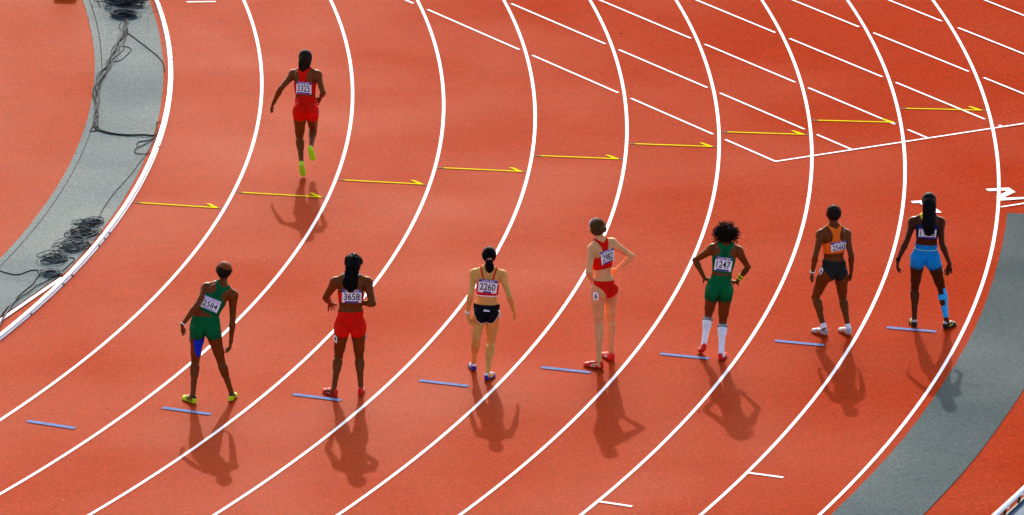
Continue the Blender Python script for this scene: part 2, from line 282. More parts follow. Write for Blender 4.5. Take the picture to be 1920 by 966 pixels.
strip("cross_line", nn * 37.66 + dd * 28.75 + nn * 0.0 + nn * (47.49 * math.cos(math.asin(28.75 / 47.49)) - 37.66), nn * 52 + dd * 28.75, 0.038, 0.0075, M['white_paint'], track)
poly("lane_number_two", DATA['g2'], 0.0085, M['white_paint'], track)
poly("lane_number_one", DATA['g1'], 0.0085, M['white_paint'], track)

# yellow half-arrow marks with grey tape ends, one per lane
for k, th in enumerate(DATA['ythetas']):
    ra = R0 + LW * k + (0.012 if k else 0.03); rb = R0 + LW * (k + 1) - 0.055
    L = rb - ra; t2 = 0.025 / 41 * 57.3
    def q(f, off): return pol(ra + f, th + math.degrees(off / (ra + f)))
    poly("relay_mark_tape", [q(0, -.018), q(.085, -.022), q(.085, .022), q(0, .018)], 0.0065, M['tape_grey'], track)
    poly("relay_mark_tape", [q(L - .055, -.015), q(L, -.012), q(L, .012), q(L - .055, .015)], 0.0065, M['tape_grey'], track)
    poly("relay_mark", [q(.08, -.021), q(L - .055, -.021), q(L - .055, .014), q(L - .185, .165), q(L - .235, .165), q(L - .135, .019), q(.08, .019)], 0.0075, M['yellow_paint'], track)
# blue start marks, lanes two to nine
for k, th in enumerate(DATA['bthetas']):
    ra = R0 + LW * (k + 1) + 0.275; h = math.degrees(0.042 / ra)
    poly("start_mark", [pol(ra, th - h), pol(ra + .605, th - h), pol(ra + .605, th + h), pol(ra, th + h)], 0.0075, M['blue_paint'], track)
for ra, rb, th in ((46.258, 46.67, -40.77), (45.04, 45.43, -42.91), (36.886, 37.294, -13.60)):
    h = math.degrees(0.026 / ra)
    poly("short_mark", [pol(ra, th - h), pol(rb, th - h), pol(rb, th + h), pol(ra, th + h)], 0.0075, M['white_paint'], track)

# ------------------------------------------------------------------ raised kerb of the bend
kerb = thing("track_kerb", pol(36.46, -26, 0), "raised white aluminium kerb rail along the inner edge of the first lane", "kerb")
kerb.location = (0, 0, 0)
prof = [(36.432, 0.010), (36.436, 0.046), (36.440, 0.050), (36.478, 0.050), (36.483, 0.046), (36.487, 0.018), (36.498, 0.014), (36.499, 0.004), (36.432, 0.004)]
joints = [9.0, 2.8, -3.3, -9.4, -15.4, -21.3, -27.4, -31.6, -32.4, -34.8, -37.16, -41.5, -47.6, -53.7, -60]
for a, b in zip(joints[:-1], joints[1:]):
    arc_profile("kerb_rail", prof, a - 0.012, b + 0.012, max(6, int(abs(b - a) * 5)), M['alu'], kerb)
for th in (-31.49, -31.91, -32.40, -34.50, -35.10, -37.16, -25.2, -18.4, -12.9, -41.2):
    V, F = box_geo(pol(36.492, th, 0.013), (0.016, 0.045, 0.016), math.radians(th)); link("drain_hole", V, F, M['slot'], kerb)
for th in np.arange(4, -60, -2.03):
    V, F = box_geo(pol(36.458, th, 0.004), (0.03, 0.05, 0.010), math.radians(th)); link("kerb_foot", V, F, M['rail_grey'], kerb)

# ------------------------------------------------------------------ barrier and stand edge in the near corner
bar = thing("perimeter_barrier", (0, 0, 0), "white tube rail on short dark brackets above the stand wall, lower right corner", "barrier")
T0, T1 = -38.0, -52.0
tube = [(50.030 + .029 * math.cos(x), .888 + .029 * math.sin(x)) for x in np.linspace(0, 2 * math.pi, 14, endpoint=False)]
for a, b in zip(np.arange(T0, T1, -2.36), np.arange(T0 - 2.36, T1 - 2.36, -2.36)):
    o = arc_profile("rail_tube", tube, a, b + .006, 12, M['alu'], bar); o.data.polygons.foreach_set("use_smooth", np.ones(len(o.data.polygons), dtype=bool))
arc_profile("rail_strip", [(50.022, .848), (50.022, .858), (50.040, .858), (50.040, .848)], T0, T1, 60, M['rail_dark'], bar)
for th in np.arange(-38.37, T1, -0.59):
    V, F = box_geo(pol(50.031, th, .82), (0.022, 0.030, .056), math.radians(th)); V2, F2 = box_geo(pol(50.034, th - .045, .806), (0.02, 0.05, .022), math.radians(th))
    link("bracket", V + V2, F + [tuple(i + 8 for i in f) for f in F2], M['rail_dark'], bar)
    V, F = box_geo(pol(50.060, th + .03, .868), (0.012, 0.05, 0.016), math.radians(th)); link("clamp", V, F, M['alu'], bar)
wall = thing("stand_wall", (0, 0, 0), "stand front wall with cream top edge, navy band and white panels, lower right corner", "wall")
arc_profile("top_edge", [(50.040, .782), (50.040, .793), (50.048, .793), (50.048, .782)], T0, T1, 60, M['tan'], wall)
arc_profile("wall_core", [(50.004, -.01), (50.004, .765), (50.030, .765), (50.030, -.01)], T0, T1, 60, M['navy'], wall)
arc_profile("navy_band", [(50.0315, .748), (50.0315, .780), (50.044, .780), (50.044, .748)], T0, T1, 60, M['navy'], wall)
arc_profile("blue_band", [(50.0315, .719), (50.0315, .7465), (50.047, .7465), (50.047, .719)], T0, T1, 60, M['blueledge'], wall)
arc_profile("trim", [(50.0315, .704), (50.0315, .7175), (50.050, .7175), (50.050, .704)], T0, T1, 60, M['tan'], wall)
for k, (a, b) in enumerate(zip(np.arange(T0 - .25, T1, -1.4), np.arange(T0 - 1.65, T1 - 1.4, -1.4))):
    arc_profile("wall_panel", [(50.0315, -.01), (50.0315, .7025), (50.046, .7025), (50.046, -.01)], a, b + .01, 8, M['deck'], wall)
CASE = (34.15 + 0.335 * .78, -8.40 + 0.943 * .78)
# ------------------------------------------------------------------ cables on the grey strip
CB = DATA['cab']
def cable_run(name, pts, r, label, material, cat="cable", group=None, z0=0.004, wob=0.004, lift=None):
    P = catmull(pts, 7); n = len(P)
    z = np.full(n, z0 + r) + (0 if lift is None else lift)
    P3 = np.c_[P + np.array([[rnd.uniform(-wob, wob), rnd.uniform(-wob, wob)] for _ in range(n)]), z]
    V, F = tube_geo([P3], r, 6)
    return tag(link(name, V, F, material, None, True), label, cat, group)
def coil_thing(pos, rad, loops, r, label, tilt=0.0, asp=1.0, h=0.06, seed=1, mess=0.25, greyish=0.12):
    rg = random.Random(seed); root = thing("cable_coil", (pos[0], pos[1], 0.004), label, "cable coil")
    for i in range(loops):
        a0 = rg.uniform(0, 6.28); rr = rad * rg.uniform(.55, 1.02) * (1 - .45 * mess * rg.random()); cx, cy = rg.gauss(0, rad * mess * .55), rg.gauss(0, rad * mess * .45)
        e = rg.uniform(1 - mess * .9, 1.0); ea = rg.uniform(0, 3.14); zb = r + h * (i / max(loops, 1)); n = 40
        turn = rg.uniform(5.6, 7.3)
        P = []
        for j in range(n):
            a = a0 + turn * j / (n - 1); x, y = rr * math.cos(a), rr * e * math.sin(a) * asp
            x, y = x * math.cos(ea * mess) - y * math.sin(ea * mess), x * math.sin(ea * mess) + y * math.cos(ea * mess)
            x += cx; y += cy
            P.append((x * math.cos(tilt) - y * math.sin(tilt), x * math.sin(tilt) + y * math.cos(tilt), max(r, zb + 0.018 * math.sin(a * 1.7 + i) * mess * 2)))
        V, F = tube_geo([P], r * rg.uniform(.8, 1.15), 5)
        link("cable_loop", V, F, M['cable_grey'] if rg.random() < greyish else M['cable'], root, True)
    return root
CP = DATA['coilpos']; TL = math.radians(-22.4)
coil_thing(CP[0], .235, 9, .0048, "flat oval black cable coil nearest the kerb, uppermost of the lower heap", TL + .25, .62, .03, 11, .30, .3)
coil_thing(CP[1], .26, 12, .0048, "tangled black cable coil with a pale gap beside the kerb", TL + .5, .8, .04, 12, .5, .5)
coil_thing(CP[2], .27, 14, .0048, "widest messy black cable coil in the middle of the lower heap", TL + .5, .75, .05, 13, .5, .45)
coil_thing(CP[3], .21, 12, .0050, "dense black cable coil at the lower left of the heap", TL + .3, .75, .05, 14, .45, .4)
coil_thing(CP[4], .155, 10, .0055, "small neat round black cable coil by the lower end of the kerb", TL, 1.0, .03, 15, .15, .5)
coil_thing(CP[5], .205, 20, .0058, "neat oval black cable coil above the twisted cable bundle", TL, 1.0, .045, 16, .12, .35)
coil_thing(CP[6], .29, 30, .0055, "big tangled cable pile at the top edge of the grey strip", TL + .4, .75, .13, 17, .6, .35)
coil_thing(CP[7], .26, 26, .0055, "rear tangled cable pile cut by the top edge of the photo", TL, .8, .14, 18, .4, .25)
bun = thing("cable_bundle", (CB['bundle'][0][0], CB['bundle'][0][1], .004), "twisted bundle of thin black and grey cables down the grey strip", "cable bundle")
bp = catmull(CB['bundle'], 10); bt = np.gradient(bp, axis=0); bt /= np.linalg.norm(bt, axis=1)[:, None]; bnn = np.c_[-bt[:, 1], bt[:, 0]]
for i in range(8):
    ph, fq, am = rnd.uniform(0, 6.28), rnd.uniform(.05, .17), rnd.uniform(.03, .075)
    s = np.arange(len(bp)); off = am * np.sin(fq * s + ph) + 0.012 * np.sin(.31 * s + ph * 2)
    taper = np.clip(1.25 - s / len(bp) * .8, .3, 1)
    P3 = np.c_[bp + bnn * (off * taper)[:, None], .006 + .011 * (1 + np.sin(fq * 1.3 * s + ph * 3)) * .5 + .004 * (i % 3)]
    P3[:, :2] -= np.array(CB['bundle'][0]); P3[:, 2] -= 0.0
    V, F = tube_geo([P3], .0042, 5); link("cable_strand", V, F, M['cable_grey'] if i % 4 == 1 else M['cable'], bun, True)
case = thing("equipment_case", (CASE[0], CASE[1], 0.0), "small equipment case just beyond the top left edge, its shadow on the red infield", "case", rot=-0.39)
bm = bmesh.new(); bmesh.ops.create_cube(bm, size=1.0, matrix=Matrix.Translation((0, 0, .14)) @ Matrix.Diagonal((.31, .24, .25, 1)))
bmesh.ops.bevel(bm, geom=bm.edges[:], offset=.012, segments=2, affect='EDGES'); me = bpy.data.meshes.new("case_body"); bm.to_mesh(me); bm.free(); me.materials.append(M['rail_dark'])
o = bpy.data.objects.new("case_body", me); COL.objects.link(o); o.parent = case
V, F = tube_geo([[(-.06, 0, .265), (-.05, 0, .295), (.05, 0, .295), (.06, 0, .265)]], .009, 6); link("handle", V, F, M['rail_grey'], case, True)
for x in (-.13, .13):
    V, F = box_geo((x, 0, .0075), (.03, .2, .014)); link("foot", V, F, M['rail_dark'], case)
# scattered grit on the rubber and the grey strips
GV, GF = [], []
for _ in range(170):
    r, th = rnd.uniform(33.5, 49.3), rnd.uniform(-48, -9); c = pol(r, th, .010); sz = rnd.uniform(.005, .011) * (1.6 if rnd.random() < .06 else 1); b0 = len(GV); a0 = rnd.uniform(0, 6.28)
    GV += [(c[0] + sz * math.cos(a0 + i * 1.57) * rnd.uniform(.6, 1.2), c[1] + sz * math.sin(a0 + i * 1.57) * rnd.uniform(.6, 1.2), c[2]) for i in range(4)] + [(c[0], c[1], c[2] + sz * .7)]
    GF += [(b0 + i, b0 + (i + 1) % 4, b0 + 4) for i in range(4)] + [(b0 + 3, b0 + 2, b0 + 1, b0)]
go = link("grit", GV, GF, None, None, mats=[M['slot'], M['concrete']], midx=[0 if (i // 5) % 5 else 1 for i in range(len(GF))]); go["kind"] = "stuff"
cable_run("cable", CB['single'], .007, "single black cable curving from the bundle down to the kerb", M['cable'])
cable_run("cable", CB['loop'], .005, "thin black cable looping out of the right side of the bundle", M['cable'])
cable_run("cable", CB['cross'], .009, "upper of two black cables running straight across the grey strip", M['cable'])
cable_run("cable", CB['cross2'], .007, "lower of two black cables running straight across the grey strip", M['cable'], z0=.012)
cable_run("cable", CB['kink'], .006, "short kinked black cable at the corner of the bundle", M['cable'])
cable_run("cable", CB['fan1'], .006, "shortest of the black cables fanning out beside the kerb", M['cable'])
cable_run("cable", CB['fan2'], .006, "long looping black cable fanning out beside the kerb", M['cable'], z0=.008)
cable_run("cable", CB['fan3'], .005, "dark cable running down along the kerb from the fan", M['cable_grey'])
cable_run("cable", CB['tail'], .005, "thin black cable curling upward beside the kerb", M['cable'])
cable_run("cable", CB['thin'], .0045, "thin dark cable running down the strip to the lower heap", M['cable'])
cable_run("cable", CB['groovew'], .003, "very thin dark wire lying near the top of the grey strip", M['cable_grey'])
cable_run("cable", CB['low1'], .006, "black cable reaching from the left edge to the small coil", M['cable'])
cable_run("cable", CB['low2'], .0065, "black cable leaving the left side of the small coil", M['cable'])
cable_run("cable", CB['low3'], .0065, "black cable leaving the underside of the small coil", M['cable'], z0=.010)
cable_run("cable", CB['low4'], .006, "black cable running along the kerb between heap and small coil", M['cable'])
cable_run("cable", CB['low5'], .006, "pale grey cable crossing the forked white line, right one", M['cable_grey'], z0=.013)
cable_run("cable", CB['low6'], .006, "pale grey cable crossing the forked white line, left one", M['cable_grey'], z0=.013)

def recentre(root, loc):
    root.location = loc
    for c in root.children: c.matrix_parent_inverse = Matrix.Translation(-Vector(loc))
recentre(kerb, pol(36.46, -26)); recentre(bar, pol(50.02, -43)); recentre(wall, pol(50.15, -43))

# ====================================================================== people
def unit(v): return v / (np.linalg.norm(v) + 1e-12)
class RC:                       # round cone
    def __init__(s, a, b, ra, rb): s.a, s.b, s.ra, s.rb = np.array(a, float), np.array(b, float), ra, rb
    def box(s):
        r = max(s.ra, s.rb); return np.minimum(s.a, s.b) - r, np.maximum(s.a, s.b) + r
    def ev(s, P):
        ab = s.b - s.a; t = np.clip(((P - s.a) @ ab) / (ab @ ab + 1e-12), 0, 1)
        q = P - s.a - t[..., None] * ab
        return np.sqrt((q * q).sum(-1)) - (s.ra + (s.rb - s.ra) * t)
class EL:                       # ellipsoid, rows of A are its axes
    def __init__(s, c, A, r): s.c, s.A, s.r = np.array(c, float), np.array(A, float), np.array(r, float)
    def box(s):
        e = np.sqrt(((s.A * s.r[:, None]) ** 2).sum(0)); return s.c - e, s.c + e
    def ev(s, P):
        q = (P - s.c) @ s.A.T; k0 = np.sqrt(((q / s.r) ** 2).sum(-1)); k1 = np.sqrt(((q / (s.r ** 2)) ** 2).sum(-1)) + 1e-9
        return k0 * (k0 - 1) / k1
def smin(a, b, k):
    if np.isscalar(k) and k <= 0: return np.minimum(a, b)
    h = np.maximum(k - np.abs(a - b), 0) / k
    return np.minimum(a, b) - h * h * k * 0.25
class Vol:
    def __init__(s, lo, hi, h):
        s.h = h; s.lo = np.array(lo, float); s.n = (np.ceil((np.array(hi) - s.lo) / h).astype(int) + 1); s.d = np.full(s.n, 0.2, np.float32)
    def like(s):
        v = Vol.__new__(Vol); v.h, v.lo, v.n = s.h, s.lo, s.n; v.d = np.full(s.n, 0.2, np.float32); return v
    def sub(s, lo, hi):
        a = np.maximum(np.floor((lo - s.lo) / s.h).astype(int), 0); b = np.minimum(np.ceil((hi - s.lo) / s.h).astype(int) + 1, s.n)
        return a, b
    def pts(s, a, b):
        g = [s.lo[i] + s.h * np.arange(a[i], b[i]) for i in range(3)]
        return np.stack(np.meshgrid(*g, indexing='ij'), -1)
    def add(s, p, k, carve=False):
        lo, hi = p.box(); m = k + 0.03; a, b = s.sub(lo - m, hi + m)
        if (b <= a).any(): return
        P = s.pts(a, b); e = p.ev(P).astype(np.float32); sl = tuple(slice(a[i], b[i]) for i in range(3))
        s.d[sl] = -smin(-s.d[sl], e, k) if carve else smin(s.d[sl], e, k)
    def cut(s, f):              # intersect with f(P) < 0
        P = s.pts(np.zeros(3, int), s.n); s.d = np.maximum(s.d, f(P).astype(np.float32))
    def at(s, P):
        q = (np.asarray(P) - s.lo) / s.h; q = np.clip(q, 0, s.n - 1.001); i = q.astype(int); f = q - i; r = 0
        for dx in (0, 1):
            for dy in (0, 1):
                for dz in (0, 1):
                    r = r + s.d[i[..., 0] + dx, i[..., 1] + dy, i[..., 2] + dz] * (f[..., 0] if dx else 1 - f[..., 0]) * (f[..., 1] if dy else 1 - f[..., 1]) * (f[..., 2] if dz else 1 - f[..., 2])
        return r
    def iso(s, smooth=2):
        d = s.d; n = s.n; S = d < 0
        cnt = np.zeros(n - 1, np.uint8)
        for x in (0, 1):
            for y in (0, 1):
                for z in (0, 1): cnt += S[x:n[0] - 1 + x, y:n[1] - 1 + y, z:n[2] - 1 + z]
        I = np.argwhere((cnt > 0) & (cnt < 8)); idx = np.full(n - 1, -1, np.int32); idx[tuple(I.T)] = np.arange(len(I))
        off = [(x, y, z) for x in (0, 1) for y in (0, 1) for z in (0, 1)]
        C = np.stack([d[I[:, 0] + o[0], I[:, 1] + o[1], I[:, 2] + o[2]] for o in off], 1).astype(float)
        acc = np.zeros((len(I), 3)); num = np.zeros(len(I))
        for i in range(8):
            for j in range(i + 1, 8):
                if sum(abs(off[i][q] - off[j][q]) for q in range(3)) != 1: continue
                a, b = C[:, i], C[:, j]; m = (a < 0) != (b < 0); t = np.where(m, a / np.where(m, a - b, 1), 0)
                p = np.array(off[i]) + t[:, None] * (np.array(off[j]) - np.array(off[i])); acc += p * m[:, None]; num += m
        V = s.lo + s.h * (I + acc / num[:, None]); F = []
        for ax in range(3):
            u, v = (ax + 1) % 3, (ax + 2) % 3
            sa = [slice(None)] * 3; sb = [slice(None)] * 3; sa[ax] = slice(0, -1); sb[ax] = slice(1, None)
            E = S[tuple(sa)] != S[tuple(sb)]; K = np.argwhere(E); ok = (K[:, u] > 0) & (K[:, v] > 0) & (K[:, u] < n[u] - 1) & (K[:, v] < n[v] - 1); K = K[ok]
            if not len(K): continue
            eu = np.zeros(3, int); eu[u] = 1; ev = np.zeros(3, int); ev[v] = 1
            q = np.stack([idx[tuple((K - eu - ev).T)], idx[tuple((K - ev).T)], idx[tuple(K.T)], idx[tuple((K - eu).T)]], 1)
            ins = S[tuple(K.T)]; q[~ins] = q[~ins][:, ::-1]; F.append(q)
        F = np.concatenate(F); F = F[(F >= 0).all(1)]
        e = np.concatenate([F[:, [0, 1]], F[:, [1, 2]], F[:, [2, 3]], F[:, [3, 0]]]); e = np.concatenate([e, e[:, ::-1]])
        deg = np.bincount(e[:, 0], minlength=len(V))[:, None] + 1e-9
        for it in range(smooth * 2):
            L = np.stack([np.bincount(e[:, 0], V[e[:, 1], c], len(V)) for c in range(3)], 1) / deg - V
            V = V + L * (0.5 if it % 2 == 0 else -0.52)
        return V, F
def vnormals(V, F):
    n = np.cross(V[F[:, 2]] - V[F[:, 0]], V[F[:, 3]] - V[F[:, 1]]); N = np.zeros_like(V)
    for k in range(4):
        for c in range(3): N[:, c] += np.bincount(F[:, k], n[:, c], len(V))
    return N / (np.linalg.norm(N, axis=1)[:, None] + 1e-12)
def patch(V, N, F, r, t, under=-0.002):
    """the part of a surface where r < 0, lifted by t along the normals, with a turned-in rim"""
    ins = r < 0; c = ins[F].sum(1); keep = list(map(tuple, F[c == 4])); PV, PN, cache = [], [], {}
    base = len(V)
    def cutv(a, b):
        key = (a, b) if a < b else (b, a)
        if key not in cache:
            f = r[a] / (r[a] - r[b]); f = min(max(f, .02), .98); PV.append(V[a] + f * (V[b] - V[a])); PN.append(N[a] + f * (N[b] - N[a])); cache[key] = base + len(PV) - 1
        return cache[key]
    for f in F[(c > 0) & (c < 4)]:
        out = []
        for i in range(4):
            a, b = int(f[i]), int(f[(i + 1) % 4])
            if ins[a]: out.append(a)
            if ins[a] != ins[b]: out.append(cutv(a, b))
        if len(out) > 2: keep.append(tuple(out))
    if not keep: return np.zeros((0, 3)), []
    AV = np.vstack([V, np.array(PV).reshape(-1, 3)]); AN = np.vstack([N, np.array(PN).reshape(-1, 3)]); AN /= np.linalg.norm(AN, axis=1)[:, None] + 1e-12
    used = sorted({i for f in keep for i in f}); mp = {v: i for i, v in enumerate(used)}
    OV = AV[used] + AN[used] * t; FF = [tuple(mp[i] for i in f) for f in keep]
    ed = {}
    for f in FF:
        for i in range(len(f)):
            a, b = f[i], f[(i + 1) % len(f)]; ed[(a, b)] = 1
    bd = [(a, b) for (a, b) in ed if (b, a) not in ed]; lowv = {}; extra = []
    for a, b in bd:
        for q in (a, b):
            if q not in lowv: lowv[q] = len(OV) + len(extra); extra.append(AV[used[q]] + AN[used[q]] * under)
        FF.append((b, a, lowv[a], lowv[b]))
    if extra: OV = np.vstack([OV, np.array(extra)])
    return OV, FF
_txt = {}
def text_geo(s, size, bold=0.0, spacing=1.0):
    key = (s, size, bold, spacing)
    if key not in _txt:
        cu = bpy.data.curves.new("lettering", 'FONT'); cu.body = s; cu.size = size; cu.align_x = 'CENTER'; cu.align_y = 'CENTER'; cu.offset = bold; cu.space_character = spacing; cu.resolution_u = 4
        ob = bpy.data.objects.new("lettering", cu); COL.objects.link(ob); dg = bpy.context.evaluated_depsgraph_get(); me = ob.evaluated_get(dg).to_mesh()
        V = np.array([v.co[:] for v in me.vertices]); F = [tuple(p.vertices) for p in me.polygons]
        ob.evaluated_get(dg).to_mesh_clear(); bpy.data.objects.remove(ob); bpy.data.curves.remove(cu); _txt[key] = (V, F)
    return _txt[key]
class Decal:
    """a flat print or paper laid on a body: projected along a direction, smoothed to a quadratic sheet"""
    def __init__(s, vol, org, ax, ay, w, h, off, rot=0.0, stiff=True, start=0.25):
        s.o, s.ax, s.ay = np.array(org, float), unit(ax), unit(ay); s.d = unit(np.cross(s.ay, s.ax)) ; s.w, s.h, s.off, s.c, s.s_ = w, h, off, math.cos(rot), math.sin(rot)
        s.vol = vol; s.stiff = stiff; s.start = start
        u, v = np.meshgrid(np.linspace(-.5, .5, 13) * w, np.linspace(-.5, .5, 11) * h, indexing='ij')
        z = s.hit(u, v); ok = z < start + 0.12
        A = np.stack([np.ones_like(u), u, v, u * u, u * v, v * v], -1)
        s.k = np.linalg.lstsq(A[ok], z[ok], rcond=None)[0]; fit = A @ s.k
        if stiff: s.k[0] -= max(0, np.percentile((fit - z)[ok], 85))
        else: s.k[0] -= max(0, np.percentile((fit - z)[ok], 92))
    def plane(s, a, b): return s.o + (a * s.c - b * s.s_)[..., None] * s.ax + (a * s.s_ + b * s.c)[..., None] * s.ay
    def hit(s, a, b):
        P = s.plane(a, b) - s.d * s.start; t = np.zeros(a.shape)
        for _ in range(40): t = t + np.clip(s.vol.at(P + t[..., None] * s.d), -.01, .03) * 0.8
        return t
    def map(s, a, b, lift=0.0):
        a, b = np.asarray(a, float), np.asarray(b, float)
        z = np.stack([np.ones_like(a), a, b, a * a, a * b, b * b], -1) @ s.k + 0.0030 * np.sin(a * 48 + b * 30 + 1.3) * np.sin(b * 42 - a * 15 + .4)
        return s.plane(a, b) + s.d * (z - s.start - s.off - lift)[..., None]
    def panel(s, name, a0, a1, b0, b1, lift, material, parent, n=12, corner=0.0, back=True):
        A, B = np.meshgrid(np.linspace(a0, a1, n), np.linspace(b0, b1, n), indexing='ij')
        if corner:
            ca, cb = (a0 + a1) / 2, (b0 + b1) / 2; ea, eb = (A - ca) / ((a1 - a0) / 2), (B - cb) / ((b1 - b0) / 2); m = np.maximum(np.abs(ea), np.abs(eb)); q = (ea ** 6 + eb ** 6 + 1e-9) ** (1 / 6.); sc = np.where(m > .6, m / q, 1); A, B = ca + (A - ca) * sc, cb + (B - cb) * sc
        V = s.map(A, B, lift).reshape(-1, 3); F = [(i * n + j, (i + 1) * n + j, (i + 1) * n + j + 1, i * n + j + 1) for i in range(n - 1) for j in range(n - 1)]
        if back:            # thin, closed sheet
            k = len(V); V = np.vstack([V, s.map(A, B, lift - 0.0012).reshape(-1, 3)]); F = F + [tuple(k + q for q in f[::-1]) for f in F]
            rim = [i * n for i in range(n)] + [(n - 1) * n + j for j in range(1, n)] + [i * n + n - 1 for i in range(n - 2, -1, -1)] + [j for j in range(n - 2, 0, -1)]
            F += [(rim[i], k + rim[i], k + rim[(i + 1) % len(rim)], rim[(i + 1) % len(rim)]) for i in range(len(rim))]
        return link(name, V, F, material, parent, True)
    def text(s, name, txt, size, a, b, lift, material, parent, bold=0.0, sx=1.0, spacing=1.0):
        V, F = text_geo(txt, size, bold, spacing)
        return link(name, s.map(V[:, 0] * sx + a, V[:, 1] + b, lift), F, material, parent)

def skin_mat(name, col, rough=0.30):
    m = mat(name, col, rough, 0.05, noise=[(9, 0.16, 4), (70, 0.10, 2)], bump=(220, 0.12, 0.002))
    m.node_tree.nodes["Principled BSDF"].inputs["Coat Weight"].default_value = 0.05; m.node_tree.nodes["Principled BSDF"].inputs["Coat Roughness"].default_value = 0.20
    m.node_tree.nodes["Principled BSDF"].inputs["Subsurface Weight"].default_value = 0.05
    m.node_tree.nodes["Principled BSDF"].inputs["Subsurface Radius"].default_value = (0.02, 0.008, 0.004)
    return m
def cloth(name, col, rough=0.75, sheen=0.0): return mat(name, col, rough, 0.03, noise=[(14, 0.10, 3), (300, 0.08, 1)], bump=(20, 0.55, 0.012), sheen=sheen)
CL = dict(green=cloth("green_cloth", (0.003, 0.105, 0.030)), green_dark=cloth("dark_green_cloth", (0.004, 0.05, 0.025)), red=cloth("red_cloth", (0.70, 0.008, 0.003)),
          redd=cloth("deep_red_cloth", (0.60, 0.007, 0.008)), black=cloth("black_cloth", (0.007, 0.007, 0.009)), orange=cloth("orange_cloth", (0.88, 0.15, 0.014)),
          charcoal=cloth("charcoal_cloth", (0.020, 0.0185, 0.0165)), cyan=cloth("bright_blue_cloth", (0.008, 0.22, 0.56)), indigo=cloth("indigo_cloth", (0.013, 0.018, 0.10)),
          white=cloth("white_cloth", (0.86, 0.86, 0.87)), maroon=cloth("maroon_cloth", (0.12, 0.01, 0.02)), blue=cloth("blue_tape", (0.008, 0.03, 0.55), .55), cyan_tape=cloth("cyan_tape", (0.03, 0.40, 0.78), .55),
          yellow=cloth("yellow_cloth", (0.85, 0.62, 0.03)), lime=cloth("pale_lime_trim", (0.45, 0.75, 0.45)), paper=mat("bib_paper", (0.88, 0.88, 0.90), .6, .05), purple=mat("bib_purple", (0.075, 0.03, 0.26), .6, .3),
          ink=mat("black_ink", (0.012, 0.012, 0.02), .6, .3), lilac=mat("bib_lilac", (0.42, 0.38, 0.62), .6, .3))
SH = dict(lime=mat("lime_shoe", (0.56, 0.80, 0.012), .45, .1), red=mat("red_shoe", (0.70, 0.015, 0.012), .4, .15), purple=mat("purple_shoe", (0.055, 0.02, 0.22), .4, .15), silver=mat("silver_shoe", (0.40, 0.40, 0.39), .35, .2, .1),
          black=mat("black_shoe", (0.015, 0.015, 0.014), .4, .15), yellow=mat("yellow_shoe", (0.80, 0.66, 0.02), .45, .1), green=mat("bright_green_shoe", (0.40, 0.88, 0.02), .45, .1), white=mat("white_shoe_trim", (0.78, 0.78, 0.76), .5), orange=mat("orange_sole", (0.65, 0.09, .02), .5))
HAIR = dict(black=mat("black_hair", (0.006, 0.005, 0.005), .5, .03, noise=[(60, .3, 2)], bump=(160, .5, .004)), brown=mat("brown_hair", (0.085, 0.036, 0.012), .5, .04, noise=[(60, .35, 2)], bump=(160, .5, .004)),
            dark=mat("dark_brown_hair", (0.016, 0.009, 0.006), .5, .03, noise=[(60, .3, 2)], bump=(160, .5, .004)), copper=mat("copper_hair", (0.20, 0.048, 0.010), .5, .04, noise=[(60, .3, 2)], bump=(160, .5, .004)))
LIP = mat("lip_skin", (0.22, 0.045, 0.035), .4, .1); EYE = mat("eye_white", (0.7, 0.68, 0.64), .2); 

ROTZ = -0.390775695
def rot_axis(v, ax, ang):
    ax = unit(ax); return v * math.cos(ang) + np.cross(ax, v) * math.sin(ang) + ax * (ax @ v) * (1 - math.cos(ang))

